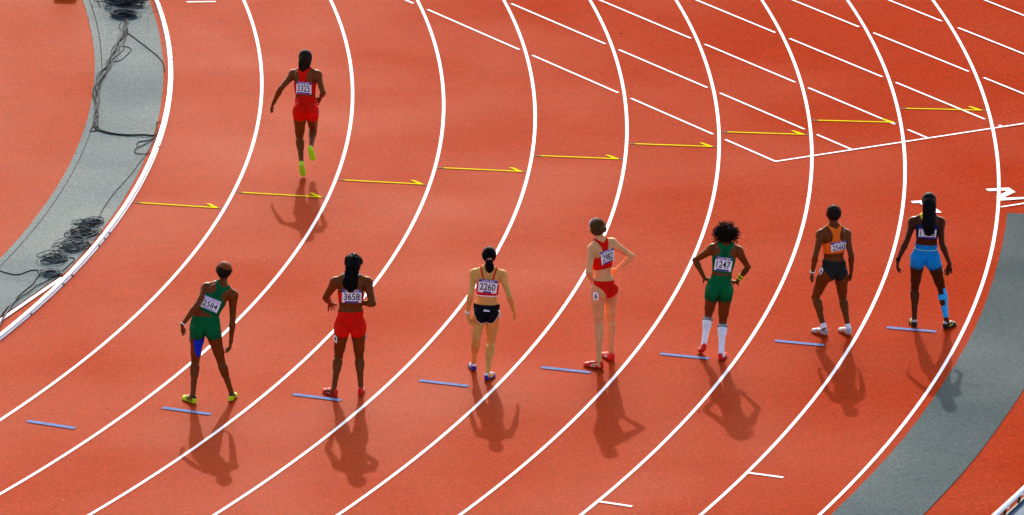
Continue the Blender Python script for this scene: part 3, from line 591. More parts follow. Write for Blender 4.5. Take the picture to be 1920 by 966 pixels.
def build_person(key, S):
    row = POSES[key]; O = row[:2]; order = [a + b for a in ('hip', 'knee', 'ankle', 'heel', 'toe', 'shoulder', 'elbow', 'wrist', 'tip') for b in 'LR'] + ['waist', 'neck', 'head']
    J = {k: np.array(row[2 + 3 * i:5 + 3 * i], float) for i, k in enumerate(order)}; u = S['H'] / 1.70; rg = random.Random(S['seed'])
    root = thing("person", (O[0], O[1], 0.0), S['label'], "person", "women athletes in lane order on the bend", ROTZ)
    SKM = S['skin']
    # ---- frames
    hm = (J['hipL'] + J['hipR']) / 2; rp = unit(J['hipR'] - J['hipL']); up_ = J['waist'] - hm; up_ = unit(up_ - rp * (up_ @ rp)); fp = np.cross(up_, rp)
    ch_up = unit(J['neck'] - J['waist']); Lt = np.linalg.norm(J['neck'] - J['waist']); rc = J['shoulderR'] - J['shoulderL']; rc = unit(rc - ch_up * (rc @ ch_up)); fc = np.cross(ch_up, rc)
    cx = lambda s, uu=0.0, ww=0.0: J['waist'] + ch_up * s * Lt + rc * uu + fc * ww
    AP, AC = np.array([rp, up_, fp]), np.array([rc, ch_up, fc])
    hu = unit(J['head'] - J['neck']); hu = unit(hu * .5 + np.array([0, 0, .5])); hf = np.array([math.sin(S.get('yaw', 0)), math.cos(S.get('yaw', 0)), 0]); hf = rot_axis(hf, np.cross(hf, [0, 0, 1.]), -S.get('pitch', 0)); hr = unit(np.cross(hf, hu)); hu = np.cross(hr, hf); AH = np.array([hr, hu, hf]); HC = J['head']
    hp = lambda x, y, z: HC + (hr * x + hu * y + hf * z) * u
    allp = np.array(list(J.values())); lo = allp.min(0) - .17; hi = allp.max(0) + .17; lo[2] = -.02
    H_ = 0.0068
    core = Vol(lo, hi, H_)
    # ---- torso
    hw, wb, cb = S['hips'], S['waist'], S['chest']; K = .042
    rth = float(np.clip(hw - np.linalg.norm(J['hipR'] - J['hipL']) / 2, .076, .102)); pel = []
    T = [EL(hm + up_ * .035, AP, (hw * .88, .10, .098)), EL(hm + up_ * .10 * u, AP, (wb * 1.04, .085, .09)), EL(cx(.0), AC, (wb, .085, .083)), EL(cx(.22), AC, (wb * .5 + cb * .45, .085, .084)), EL(cx(.45, 0, .004), AC, (cb * .96, .10, .094)),
         EL(cx(.64, 0, .004), AC, (cb * 1.0, .10, .092)), EL(cx(.80, 0, -.002), AC, (cb * .98, .075, .078)), EL(cx(.90, 0, -.004), AC, (cb * .8, .05, .055))]
    for e in T: core.add(e, K)
    for sgn, s in ((-1, 'L'), (1, 'R')):
        core.add(EL(hm + rp * sgn * .080 - fp * .074 - up_ * .022, AP, (.078, .094, .080)), .020)                    # glutes
        core.add(EL(cx(.70, sgn * .072, -.078), AC, (.052, .085, .026)), .025)                                         # shoulder blades
        core.add(EL(cx(.50, sgn * cb * .72, -.03), AC, (.035, .11, .05)), .04)                                        # lats
        core.add(EL(cx(.58, sgn * .068, .085), AC, (.055, .055, .042)), .03)                                          # chest
        core.add(RC(cx(.98, sgn * .03, -.005), J['shoulder' + s] + ch_up * .018, .042, .036), .04)                    # trapezius
        core.add(RC(cx(.86, sgn * .05, -.03), J['shoulder' + s] * .8 + cx(.75) * .2, .045, .045), .04)
        core.add(EL(J['shoulder' + s], AC, (.053 * u, .058 * u, .053 * u)), .035)                                     # deltoid
    core.add(RC(cx(.05, 0, -.100), cx(.74, 0, -.114), .012, .016), .032, carve=True)                                  # spine groove
    nb = cx(.97, 0, .0); sk = HC - hu * .045 * u - hf * .012
    core.add(RC(nb, sk, .050 * u, .047 * u), .04)
    HD = [EL(hp(0, .012, -.004), AH, np.array([.073, .088, .093]) * u), EL(hp(0, -.05, .035), AH, np.array([.056, .062, .055]) * u)]
    core.add(HD[0], .02); core.add(HD[1], .03); core.add(EL(hp(0, -.095, .062), AH, np.array([.022, .016, .018]) * u), .025)
    core.add(RC(hp(0, -.005, .088), hp(0, -.040, .104), .008 * u, .013 * u), .012); core.add(EL(hp(0, .018, .082), AH, np.array([.05, .009, .014]) * u), .015)
    for sgn in (-1, 1):
        core.add(EL(hp(sgn * .031, -.004, .092), AH, np.array([.016, .010, .014]) * u), .010, carve=True)
        core.add(EL(hp(sgn * .014, -.042, .096), AH, np.array([.010, .008, .008]) * u), .008)
        core.add(EL(hp(sgn * .074, -.012, .0), AH, np.array([.010, .031, .019]) * u), .008)
        core.add(EL(hp(sgn * .045, -.038, .062), AH, np.array([.025, .018, .022]) * u), .02)
    core.add(EL(hp(0, -.068, .086), AH, np.array([.024, .006, .010]) * u), .006); core.add(EL(hp(0, -.079, .083), AH, np.array([.020, .007, .010]) * u), .006)
    # ---- legs
    legs = core.like(); LEG = {}; lt = S.get('leg', 1.0) * u
    for sgn, s in ((-1, 'L'), (1, 'R')):
        h_, k_, a_ = J['hip' + s], J['knee' + s], J['ankle' + s]; th = unit(k_ - h_); sh = unit(a_ - k_); L1, L2 = np.linalg.norm(k_ - h_), np.linalg.norm(a_ - k_)
        fw_ = fp - th * (fp @ th); fw_ = unit(fw_); back = unit(-(fp - sh * (fp @ sh))) if abs(fp @ sh) < .95 else unit(np.cross(sh, rp))
        if (J['knee' + s] - (h_ + a_) / 2) @ fp > 0.12: back = unit((h_ + a_) / 2 - k_); back = unit(back - sh * (back @ sh))
        fd = J['toe' + s] - J['heel' + s]; out = rp * sgn
        g = [RC(h_, h_ + th * L1 * .35, rth, .080 * lt), RC(h_ + th * L1 * .30, h_ + th * L1 * .75, .080 * lt, .062 * lt), RC(h_ + th * L1 * .7, k_, .063 * lt, .047 * lt),
             RC(h_ + th * L1 * .25 + fw_ * .022, h_ + th * L1 * .8 + fw_ * .016, .064 * lt, .046 * lt), RC(h_ + th * L1 * .18 - fw_ * .026, h_ + th * L1 * .72 - fw_ * .012, .066 * lt, .046 * lt),
             EL(k_ + fw_ * .010, np.array([rp, up_, fp]), np.array([.045, .05, .046]) * lt),
             RC(k_, k_ + sh * L2 * .25, .046 * lt, .046 * lt), RC(k_ + sh * L2 * .2, k_ + sh * L2 * .6, .045 * lt, .035 * lt), RC(k_ + sh * L2 * .6, a_, .035 * lt, .0275 * lt),
             RC(k_ + sh * L2 * .16 + back * .016 - out * .014, k_ + sh * L2 * .42 + back * .014 - out * .014, .043 * lt, .034 * lt), RC(k_ + sh * L2 * .15 + back * .016 + out * .016, k_ + sh * L2 * .38 + back * .014 + out * .015, .042 * lt, .033 * lt),
             RC(k_ + sh * L2 * .5 + back * .018, a_ + back * .018, .020 * lt, .013 * lt), RC(k_ + sh * L2 * .3 - back * .012, a_ - back * .004, .030 * lt, .024 * lt)]
        fdir = unit(np.array(S['foot' + s], float)) if 'foot' + s in S else unit(fd); heel = a_ - fdir * .03 + (J['heel' + s] - a_) * .0 - np.array([0, 0, 0]); 
        upf = unit(-sh - fdir * (-sh @ fdir)); LEG[s] = (fdir, upf)
        g += [RC(a_, a_ - upf * .045 * u - fdir * .018, .028 * u, .022 * u), RC(a_ + fdir * .015 - upf * .035, a_ + fdir * .12 * u - upf * .062 * u, .024 * u, .012 * u)]
        one = core.like()
        for q in g: one.add(q, .014)
        legs.d = smin(legs.d, one.d, .010)
    core.d = smin(core.d, legs.d, .035)
    core.add(RC(hm - fp * .168 + up_ * .015, hm - fp * .150 - up_ * .09, .020, .028), .028, carve=True)
    for sgn in (-1, 1): core.add(RC(hm + rp * sgn * .035 - fp * .138 - up_ * .112, hm + rp * sgn * .12 - fp * .115 - up_ * .105, .008, .006), .03, carve=True)
    # ---- arms
    arms = core.like(); ARM = {}; at = S.get('arm', 1.0) * u; ncore = Vol.like(core); ncore.d = core.d.copy()
    for sgn, s in ((-1, 'L'), (1, 'R')):
        a, b, c, tip = J['shoulder' + s], J['elbow' + s], J['wrist' + s], J['tip' + s]; ua, fa = unit(b - a), unit(c - b); d = unit(tip - c)
        one = core.like()
        bend = unit(np.cross(ua, np.cross(fa, ua)) + 1e-6)          # towards the inside of the elbow
        g = [RC(a, a + (b - a) * .3, .049 * at, .045 * at), RC(a + (b - a) * .25, b, .043 * at, .034 * at), RC(a + (b - a) * .3 + bend * .012, a + (b - a) * .72 + bend * .010, .034 * at, .027 * at), RC(a + (b - a) * .2 - bend * .014, a + (b - a) * .66 - bend * .010, .034 * at, .027 * at),
             RC(b, b + (c - b) * .28, .034 * at, .038 * at), RC(b + (c - b) * .25, c, .037 * at, .0225 * at)]
        for q in g: one.add(q, .013)
        pn = S.get('palm' + s); pn = np.array(pn, float) if pn is not None else np.array([-sgn * 1.0, -.25, 0.0]); pn = unit(pn - d * (pn @ d)); th = np.cross(d, pn) * (1 if s == 'L' else -1)
        if S.get('thumb' + s) is not None and th @ np.array(S['thumb' + s], float) < 0: th = -th
        hs = np.linalg.norm(tip - c) / .175; sd_ = th
        one.add(RC(c, c + d * .03 * hs, .0225 * at, .02 * at), .015)
        curl = S.get('curl' + s, .35); spread = S.get('spread' + s, .12)
        hand = core.like(); kn = []
        for i, (o_, ln, kr) in enumerate(((.029, .072, .082), (.0105, .080, .086), (-.0085, .074, .083), (-.026, .058, .076))):
            kp = c + d * kr * hs + sd_ * o_ * hs; kn.append(kp); one.add(RC(c + d * .02 * hs + sd_ * o_ * .55 * hs, kp, .0135 * hs, .0115 * hs), .012)
        for i, (o_, ln) in enumerate(((.029, .072), (.0105, .080), (-.0085, .074), (-.026, .058))):
            p = kn[i]; dr = unit(d + sd_ * (spread * (1.5 - i) * .8)); ax = np.cross(dr, pn); cu = curl * (1 + .18 * i) + rg.uniform(-.06, .06)
            for f_, rr in ((.46, .0098), (.30, .0090), (.24, .0082)):
                dr = rot_axis(dr, ax, cu); p2 = p + dr * ln * f_ * hs; hand.add(RC(p, p2, rr * hs, (rr - .0006) * hs), .004); p = p2
        td = unit(d * .62 + sd_ * .75 + pn * .25); p = c + d * .022 * hs + sd_ * .018 * hs
        for ln, rr in ((.040, .0125), (.034, .0105), (.027, .0095)):
            p2 = p + td * ln * hs; hand.add(RC(p, p2, rr * hs, (rr - .001) * hs), .006); p = p2; td = unit(td + d * .35 + pn * .10)
        one.d = smin(one.d, hand.d, .006)
        k = .006 + .05 * np.clip(1 - (np.linalg.norm(core.pts(np.zeros(3, int), core.n) - a, axis=-1) - .06) / .08, 0, 1) if False else None
        ai, bi = core.sub(a - .15, a + .15); P = core.pts(ai, bi); kk = (.006 + .045 * np.clip(1 - (np.linalg.norm(P - a, axis=-1) - .06) / .07, 0, 1)).astype(np.float32)
        sl = tuple(slice(ai[i], bi[i]) for i in range(3)); loc = smin(core.d[sl], one.d[sl], kk); core.d = smin(core.d, one.d, .005); core.d[sl] = loc
        ARM[s] = (one, a, b, c, d, ua, fa, sd_, pn)
    V, F = core.iso(2); N = vnormals(V, F)
    armd = np.minimum(ARM['L'][0].at(V), ARM['R'][0].at(V)); torso_d = ncore.at(V); is_arm = (armd < torso_d - .004)
    for s in 'LR':                                               # the shoulder end of the arm counts as torso for straps
        _, a, b = ARM[s][:3]; 
    link("body", V, F, SKM, root, True)
    for sgn in (-1, 1):
        e = EL(hp(sgn * .031, -.005, .080), AH, np.array([.0125] * 3) * u)
        ev = Vol(e.c - .02, e.c + .02, .005); ev.add(e, 0); vv, ff = ev.iso(1); eo = link("eye", vv, ff, EYE, root, True); nn = vnormals(vv, ff)
        v2, f2 = patch(vv, nn, ff, np.linalg.norm((vv - e.c) - ((vv - e.c) @ hf)[:, None] * hf, axis=1) - .0055 + .02 * ((vv - e.c) @ hf < 0), .0008)
        if len(f2): link("iris", v2, f2, HAIR['black'], eo, True)
        fx, fy, fz = (V - HC) @ hr / u, (V - HC) @ hu / u, (V - HC) @ hf / u
        v2, f2 = patch(V, N, F, np.maximum.reduce([np.abs(fx - sgn * .032) - .020, np.abs(fy - .021 + (np.abs(fx) - .03) ** 2 * 8) - .0042, .05 - fz]), .0015)
        if len(f2): link("eyebrow", v2, f2, HAIR[S['hairc']], root, True)
    v2, f2 = patch(V, N, F, np.maximum.reduce([np.hypot(fx / .024, (fy + .0735) / .0105) - 1, .06 - fz]) * .01, .0008)
    if len(f2): link("lips", v2, f2, LIP, root, True)
    # ---- coordinates for clothes
    q = V - J['waist']; cs, cu, cw = (q @ ch_up) / Lt, q @ rc, q @ fc
    q2 = V - hm; ps, pu, pw = q2 @ up_, q2 @ rp, q2 @ fp
    back = cw < 0.01
    BIG = np.where(is_arm, 1.0, -1.0)
    def M_(*a):
        r = a[0]
        for x in a[1:]: r = np.maximum(r, x)
        return r
    def U_(*a):
        r = a[0]
        for x in a[1:]: r = np.minimum(r, x)
        return r
    armout = np.where(is_arm, .05, -.05)
    notleg = np.where(V[:, 2] < hm[2] - .2, .05, -.05)
    # top
    s0, s1, rw = S['top']['s0'], S['top']['s1'], S['top'].get('w', .045)
    bandr = M_((s0 - cs) * Lt, (cs - s1 - .35 * np.maximum(0, np.abs(cu) - .09) ) * Lt, armout)
    flare = rw + .11 * np.clip((s1 + .16 - cs) / .16, 0, 1) ** 2 + .045 * np.clip((cs - .80) / .20, 0, 1)
    cut = np.clip((cs - S['top'].get('neck', .93)) / .08, -1, 1) * .065
    if S['top']['kind'] == 'racer':
        strip_b = M_(np.abs(cu) - flare, cut - np.abs(cu), (s1 - .03 - cs) * Lt, cs * Lt - 1.12 * Lt, armout)
        strip_b = np.where(cw < .03, strip_b, M_(np.abs(np.abs(cu) - .075) - .022, (s1 - .03 - cs) * Lt, armout, (cs - 1.1) * Lt))
        r = U_(bandr, strip_b)
    else:                                                         # two thin straps meeting low between the shoulder blades
        c0 = .03 + (cs - s1) * .13
        strip_b = M_(np.abs(np.abs(cu) - c0) - .009, (s1 - .03 - cs) * Lt, (cs - 1.12) * Lt, armout)
        r = U_(bandr, strip_b)
    r = np.maximum(r, notleg); r = np.where(np.linalg.norm(V - HC, axis=1) < .13 * u, .05, r)
    tv, tf = patch(V, N, F, r, .0045)
    top = link("sports_top", tv, tf, CL[S['top']['col']], root, True)
    if S['top'].get('trim'):                                      # piping under the band
        rr = M_(np.abs(cs - s0) * Lt - .006, armout, notleg); v2, f2 = patch(V, N, F, rr, .0058); link("hem", v2, f2, CL[S['top']['trim']], top, True)
    if S['top'].get('yoke'):                                      # straps in a second colour
        rr = M_(r, (.88 - cs) * Lt, cu if not S['top'].get('both') else -1 + 0 * cu); v2, f2 = patch(V, N, F, rr, .0058); link("strap", v2, f2, CL[S['top']['yoke']], top, True)
    if S['top'].get('piping'):
        cpp = M_(np.abs(np.abs(cu) - (.062 + .028 * np.clip((cs - .55) / .4, 0, 1))) - .0042, (s1 - cs) * Lt, (cs - 1.0) * Lt, armout, cw - .02); v2, f2 = patch(V, N, F, cpp, .006); link("strap", v2, f2, CL[S['top']['piping']], top, True)
    if S['top'].get('panel'):                                     # mesh panels down the back
        for i in range(4):
            dd_ = np.sqrt(((cs - (.66 + .075 * i)) * Lt) ** 2 + (np.abs(cu) - .012 - .003 * i) ** 2) - .0095; v2, f2 = patch(V, N, F, M_(dd_, cw), .0058)
            if len(f2): link("mesh_panel", v2, f2, CL['green_dark'], top, True)
    # shorts
    sh_ = S['short']; wl = (J['waist'] - hm) @ up_ + sh_.get('rise', 0.0)
    leg_r = []
    if sh_['kind'] == 'shorts':
        low = sh_['low']; tp = []
        for s in 'LR':
            h_, k_ = J['hip' + s], J['knee' + s]; L1 = np.linalg.norm(k_ - h_); tp.append(((V - h_) @ unit(k_ - h_)))
        side = pu < 0; tl = np.where(side, tp[0], tp[1]); other = np.where(side, tp[1], tp[0])
        r = M_(ps - wl, tl - low - .02 * np.clip(np.abs(pu) / .15, 0, 1) * sh_.get('slope', 0), armout)
    else:
        edge = -.105 + sh_.get('cut', .85) * np.maximum(0, np.abs(pu) - sh_.get('off', .015)) ** sh_.get('pw', 1.25) * np.where(pw < 0, .75, 1.25)
        r = M_(ps - wl, edge - ps, armout)
    r = np.where(V[:, 2] < min(J['kneeL'][2], J['kneeR'][2]) + (.10 if key != 'H' else .0), .05, r)
    sv_, sf = patch(V, N, F, r, .005)
    shorts = link("shorts" if sh_['kind'] == 'shorts' else "briefs", sv_, sf, CL[sh_['col']], root, True)
    if sh_.get('belt'):
        lo_, hi_ = sh_['belt'][1], sh_['belt'][2]
        v2, f2 = patch(V, N, F, M_(r, np.abs(ps - (wl - (lo_ + hi_) / 2)) - (hi_ - lo_) / 2), .0066); link("waistband", v2, f2, CL[sh_['belt'][0]], shorts, True)
    if sh_.get('edge'):
        v2, f2 = patch(V, N, F, M_(np.abs(r + .003) - .0032, armout, (ps - wl + .02)), .0062); link("piping", v2, f2, CL[sh_['edge']], shorts, True)
    # limbs: tapes, socks, bands
    def limb(a, b):
        ab = b - a; t = ((V - a) @ ab) / (ab @ ab); dist = np.linalg.norm(V - a - np.clip(t, 0, 1)[:, None] * ab, axis=1); return t, dist
    for s in S.get('knee_socks', ''):
        k_, a_ = J['knee' + s], J['ankle' + s]; L2 = np.linalg.norm(a_ - k_); t, di = limb(k_, a_); t0 = .13
        v2, f2 = patch(V, N, F, M_((t0 - t) * L2, di - .11, (V[:, 2] - k_[2])), .005); so = link("knee_sock", v2, f2, CL['white'], root, True)
        for tt in (.155, .195):
            v2, f2 = patch(V, N, F, M_(np.abs(t - tt) * L2 - .005, di - .10), .0062); link("sock_stripe", v2, f2, CL['black'], so, True)
    for s in S.get('ankle_socks', ''):
        k_, a_ = J['knee' + s], J['ankle' + s]; L2 = np.linalg.norm(a_ - k_); t, di = limb(k_, a_)
        v2, f2 = patch(V, N, F, M_((.885 - t) * L2, (t - 1.04) * L2, di - .09), .005); link("ankle_sock", v2, f2, CL['white'], root, True)
    if S.get('thigh_tape'):
        h_, k_ = J['hipL'], J['kneeL']; L1 = np.linalg.norm(k_ - h_); t, di = limb(h_, k_); th = unit(k_ - h_); xx = (V - h_) @ unit(np.cross(fp, th)) * -1; yy = (V - h_) @ fp
        xr = (V - h_) @ rp; xc = .012 + .035 * t
        r = M_((.16 - t) * L1, (t - 1.03) * L1, np.abs(xr - xc) - (.064 - .046 * np.clip((t - .6) / .4, 0, 1)), yy - .0 - .02, di - .13, xr - .085)
        v2, f2 = patch(V, N, F, r, .0035); link("muscle_tape", v2, f2, CL['blue'], root, True)
    if S.get('calf_tape'):
        k_, a_ = J['kneeR'], J['ankleR']; L2 = np.linalg.norm(a_ - k_); t, di = limb(k_, a_); xr = (V - k_ - ((V - k_) @ unit(a_ - k_))[:, None] * unit(a_ - k_)) @ rp; yy = (V - k_) @ fp
        al = M_(np.abs(xr - .030) - .017, (-.02 - t) * L2, (t - .86) * L2); b1 = np.abs(t - .24) * L2 - .033; b2 = M_(np.abs(t - .60) * L2 - .034, xr - .1); b3 = M_(np.abs(t - .80) * L2 - .035); mid = M_(np.abs(xr - .002) - .017, (.5 - t) * L2, (t - .86) * L2)
        v2, f2 = patch(V, N, F, M_(U_(al, b1, b2, b3, mid), di - .10, (V[:, 2] - k_[2] - .03), (t - .88) * L2), .0035); link("muscle_tape", v2, f2, CL['cyan_tape'], root, True)
    for (s, tt, wd, col, nm) in S.get('bands', ()):
        b, c = J['elbow' + s], J['wrist' + s]; Lf = np.linalg.norm(c - b); t, di = limb(b, c); ad = ARM[s][0].at(V)
        v2, f2 = patch(V, N, F, M_(np.abs(t - tt) * Lf - wd, di - .055, ad - .004), .006)
        if len(f2): link(nm, v2, f2, CL[col] if col in CL else SH[col], root, True)
    # ---- shoes
    for s in 'LR':
        fd, upf = LEG[s]; a_ = J['ankle' + s]; us = u; u = us * .95
        toe_t = J['toe' + s]; lift = J['ankle' + s][2] > .095 * 1.2
        if not lift and abs(toe_t[2] - J['heel' + s][2]) < .03: fd = unit(fd * [1, 1, 0]); upf = np.array([0, 0, 1.0])
        rt = np.cross(fd, upf); A = np.array([rt, upf, fd]); sole = a_ - upf * (.084 if not lift else .075 * u)
        if upf[2] > .99: sole = np.array([a_[0], a_[1], .004])
        e = lambda x, y, z: sole + rt * x * u + upf * y * u + fd * z * u
        sv = Vol(np.minimum.reduce([e(x, y, z) for x in (-.07, .07) for y in (-.03, .12) for z in (-.09, .23)]) - .02, np.maximum.reduce([e(x, y, z) for x in (-.07, .07) for y in (-.03, .12) for z in (-.09, .23)]) + .02, .0055)
        io = -1 if s == 'R' else 1
        for pr in (EL(e(0, .034, -.022), A, np.array([.033, .045, .040]) * u), RC(e(0, .032, .0), e(.004 * io, .026, .10), .034 * u, .036 * u), EL(e(.003 * io, .022, .125), A, np.array([.044, .034, .055]) * u), EL(e(.010 * io, .018, .165), A, np.array([.034, .027, .038]) * u), RC(e(0, .055, .02), e(.002 * io, .04, .09), .027 * u, .024 * u), RC(e(0, .068, -.028), e(0, .070, .02), .026 * u, .028 * u)): sv.add(pr, .02)
        sv.cut(lambda P: -((P - sole) @ upf))
        v1, f1 = sv.iso(1); n1 = vnormals(v1, f1); hgt = (v1 - sole) @ upf; zz = (v1 - sole) @ fd / u; xx = (v1 - sole) @ rt / u
        sc = S['shoe']; so = link("shoe", v1, f1, SH[sc['main']], root, True)
        v2, f2 = patch(v1, n1, f1, hgt - sc.get('solh', .014), .002); link("sole", v2, f2, SH[sc['sole']], so, True)
        v2, f2 = patch(v1, n1, f1, np.maximum(.066 * u - hgt, np.abs(zz) - .07), .002); 
        if len(f2): link("collar", v2, f2, SH[sc.get('collar', sc['main'])], so, True)
        v2, f2 = patch(v1, n1, f1, np.maximum.reduce([np.abs(xx) - .011, .025 - zz, zz - .12, .03 - hgt]), .003)
        if len(f2): link("laces", v2, f2, SH[sc.get('lace', 'white')], so, True)
        if sc.get('stripes'):
            for i in range(3):
                for sg in (-1, 1):
                    ln = np.maximum.reduce([np.abs(zz - (.028 + .022 * i) - (.05 * u - hgt) * .5) - .0058, .018 - hgt, hgt - .052 * u, .014 - xx * sg]); v2, f2 = patch(v1, n1, f1, ln, .0028)
                    if len(f2): link("stripe", v2, f2, SH[sc['stripes']], so, True)
        if sc.get('swoosh'):
            for sg in (-1, 1):
                z_ = np.clip((zz + .03) / .11, 0, 1); yc = .022 + .035 * (1 - z_) ** 1.6 * u * 0 + .024 * np.abs(z_ - .30) ** 1.2 * 1.3; ln = np.maximum.reduce([np.abs(hgt - yc * u) - .0075 * (1 - np.abs(z_ - .35)) * 0.8, -.02 - zz, zz - .085, .012 - xx * sg]); v2, f2 = patch(v1, n1, f1, ln, .0028)
                if len(f2): link("side_mark", v2, f2, SH[sc['swoosh']], so, True)
        if sc.get('side'):
            for sg in (-1, 1):
                ln = np.maximum.reduce([np.abs(zz - .06 - .012 * np.sin(hgt * 160)) - .03, .02 - hgt, hgt - .05 * u, .016 - xx * sg]); v2, f2 = patch(v1, n1, f1, ln, .0026)
                if len(f2): link("side_panel", v2, f2, SH[sc['side']], so, True)
        u = us
    # ---- bib
    tv_ = ncore
    B = S['bib']; w_, h_ = B.get('w', .235), B.get('h', .175)
    dec = Decal(tv_, cx(B['s'], B.get('u', 0)) , rc, ch_up, w_, h_, .010, B.get('rot', 0.0))
    bib = dec.panel("race_bib", -w_ / 2, w_ / 2, -h_ / 2, h_ / 2, 0, CL[B.get('paper', 'paper')], root, 14)
    tb = h_ * B.get('band', .20); dec.panel("bib_band", -w_ / 2, w_ / 2, h_ / 2 - tb, h_ / 2 - .0005, .0016, CL[B.get('bandc', 'purple')], bib, 8, back=False)
    if B.get('foot', 1): dec.panel("bib_band", -w_ / 2 * B.get('footw', .7), w_ / 2 * B.get('footw', .7), -h_ / 2 + .001, -h_ / 2 + h_ * .13, .0016, CL[B.get('bandc', 'purple')], bib, 8, back=False)
    dec.text("bib_lettering", "London 2012", tb * .85, 0, h_ / 2 - tb / 2, .003, CL['paper'], bib, .0008)
    Vt, Ft = text_geo(B['n'], 1.0, .014, B.get('sp', 1.0)); ew, eh = np.ptp(Vt[:, 0]), np.ptp(Vt[:, 1]); mx, my = (Vt[:, 0].max() + Vt[:, 0].min()) / 2, (Vt[:, 1].max() + Vt[:, 1].min()) / 2
    fl = h_ * (.13 if B.get('foot', 1) else 0); nh = (h_ - tb - fl) * B.get('sz', .80); nw = w_ * B.get('nw', .82)
    link("bib_number", dec.map((Vt[:, 0] - mx) * nw / ew, (Vt[:, 1] - my) * nh / eh + (fl - tb) / 2, .003), Ft, CL['ink'], bib)
    # ---- hip stickers
    for (s, txt, t_, ang, w1, h1) in S.get('stickers', ()):
        sg = -1 if s == 'L' else 1; hpj, kj = J['hip' + s], J['knee' + s]; th = unit(kj - hpj); ctr = hpj + th * t_
        outv = unit(rp * sg * math.cos(ang) - fp * math.sin(ang)); ay = -th; ay = unit(ay - outv * (ay @ outv)); ax = np.cross(ay, outv)
        dc = Decal(ncore, ctr, ax, ay, w1, h1, .0075, 0, False, .22)
        st = dc.panel("lane_sticker", -w1 / 2, w1 / 2, -h1 / 2, h1 / 2, 0, CL['paper'], root, 8, .3); dc.text("sticker_number", txt, h1 * .85, 0, 0, .002, CL['ink'], st, .002, .85)
    if S.get('back_logo'):
        dc = Decal(ncore, hm + up_ * .055, rp, up_, .08, .03, .0075, 0, False, .25); Vt, Ft = text_geo("MIZUNO"[:0] + "ASICS"[:0] + "mmmm", .022, .002, .8)
        P_ = [(-.042, -.010), (.042, -.010), (.036, .004), (-.010, .006), (-.012, .012), (-.030, .012), (-.026, .002)]
        a_ = np.array(P_); link("waist_logo", dc.map(a_[:, 0], a_[:, 1], .001), [tuple(range(len(P_)))], CL['paper'], shorts)
    # ---- hair
    hair(S, root, J, hp, AH, HC, u, rg, cx, hr, hu, hf)
    return root

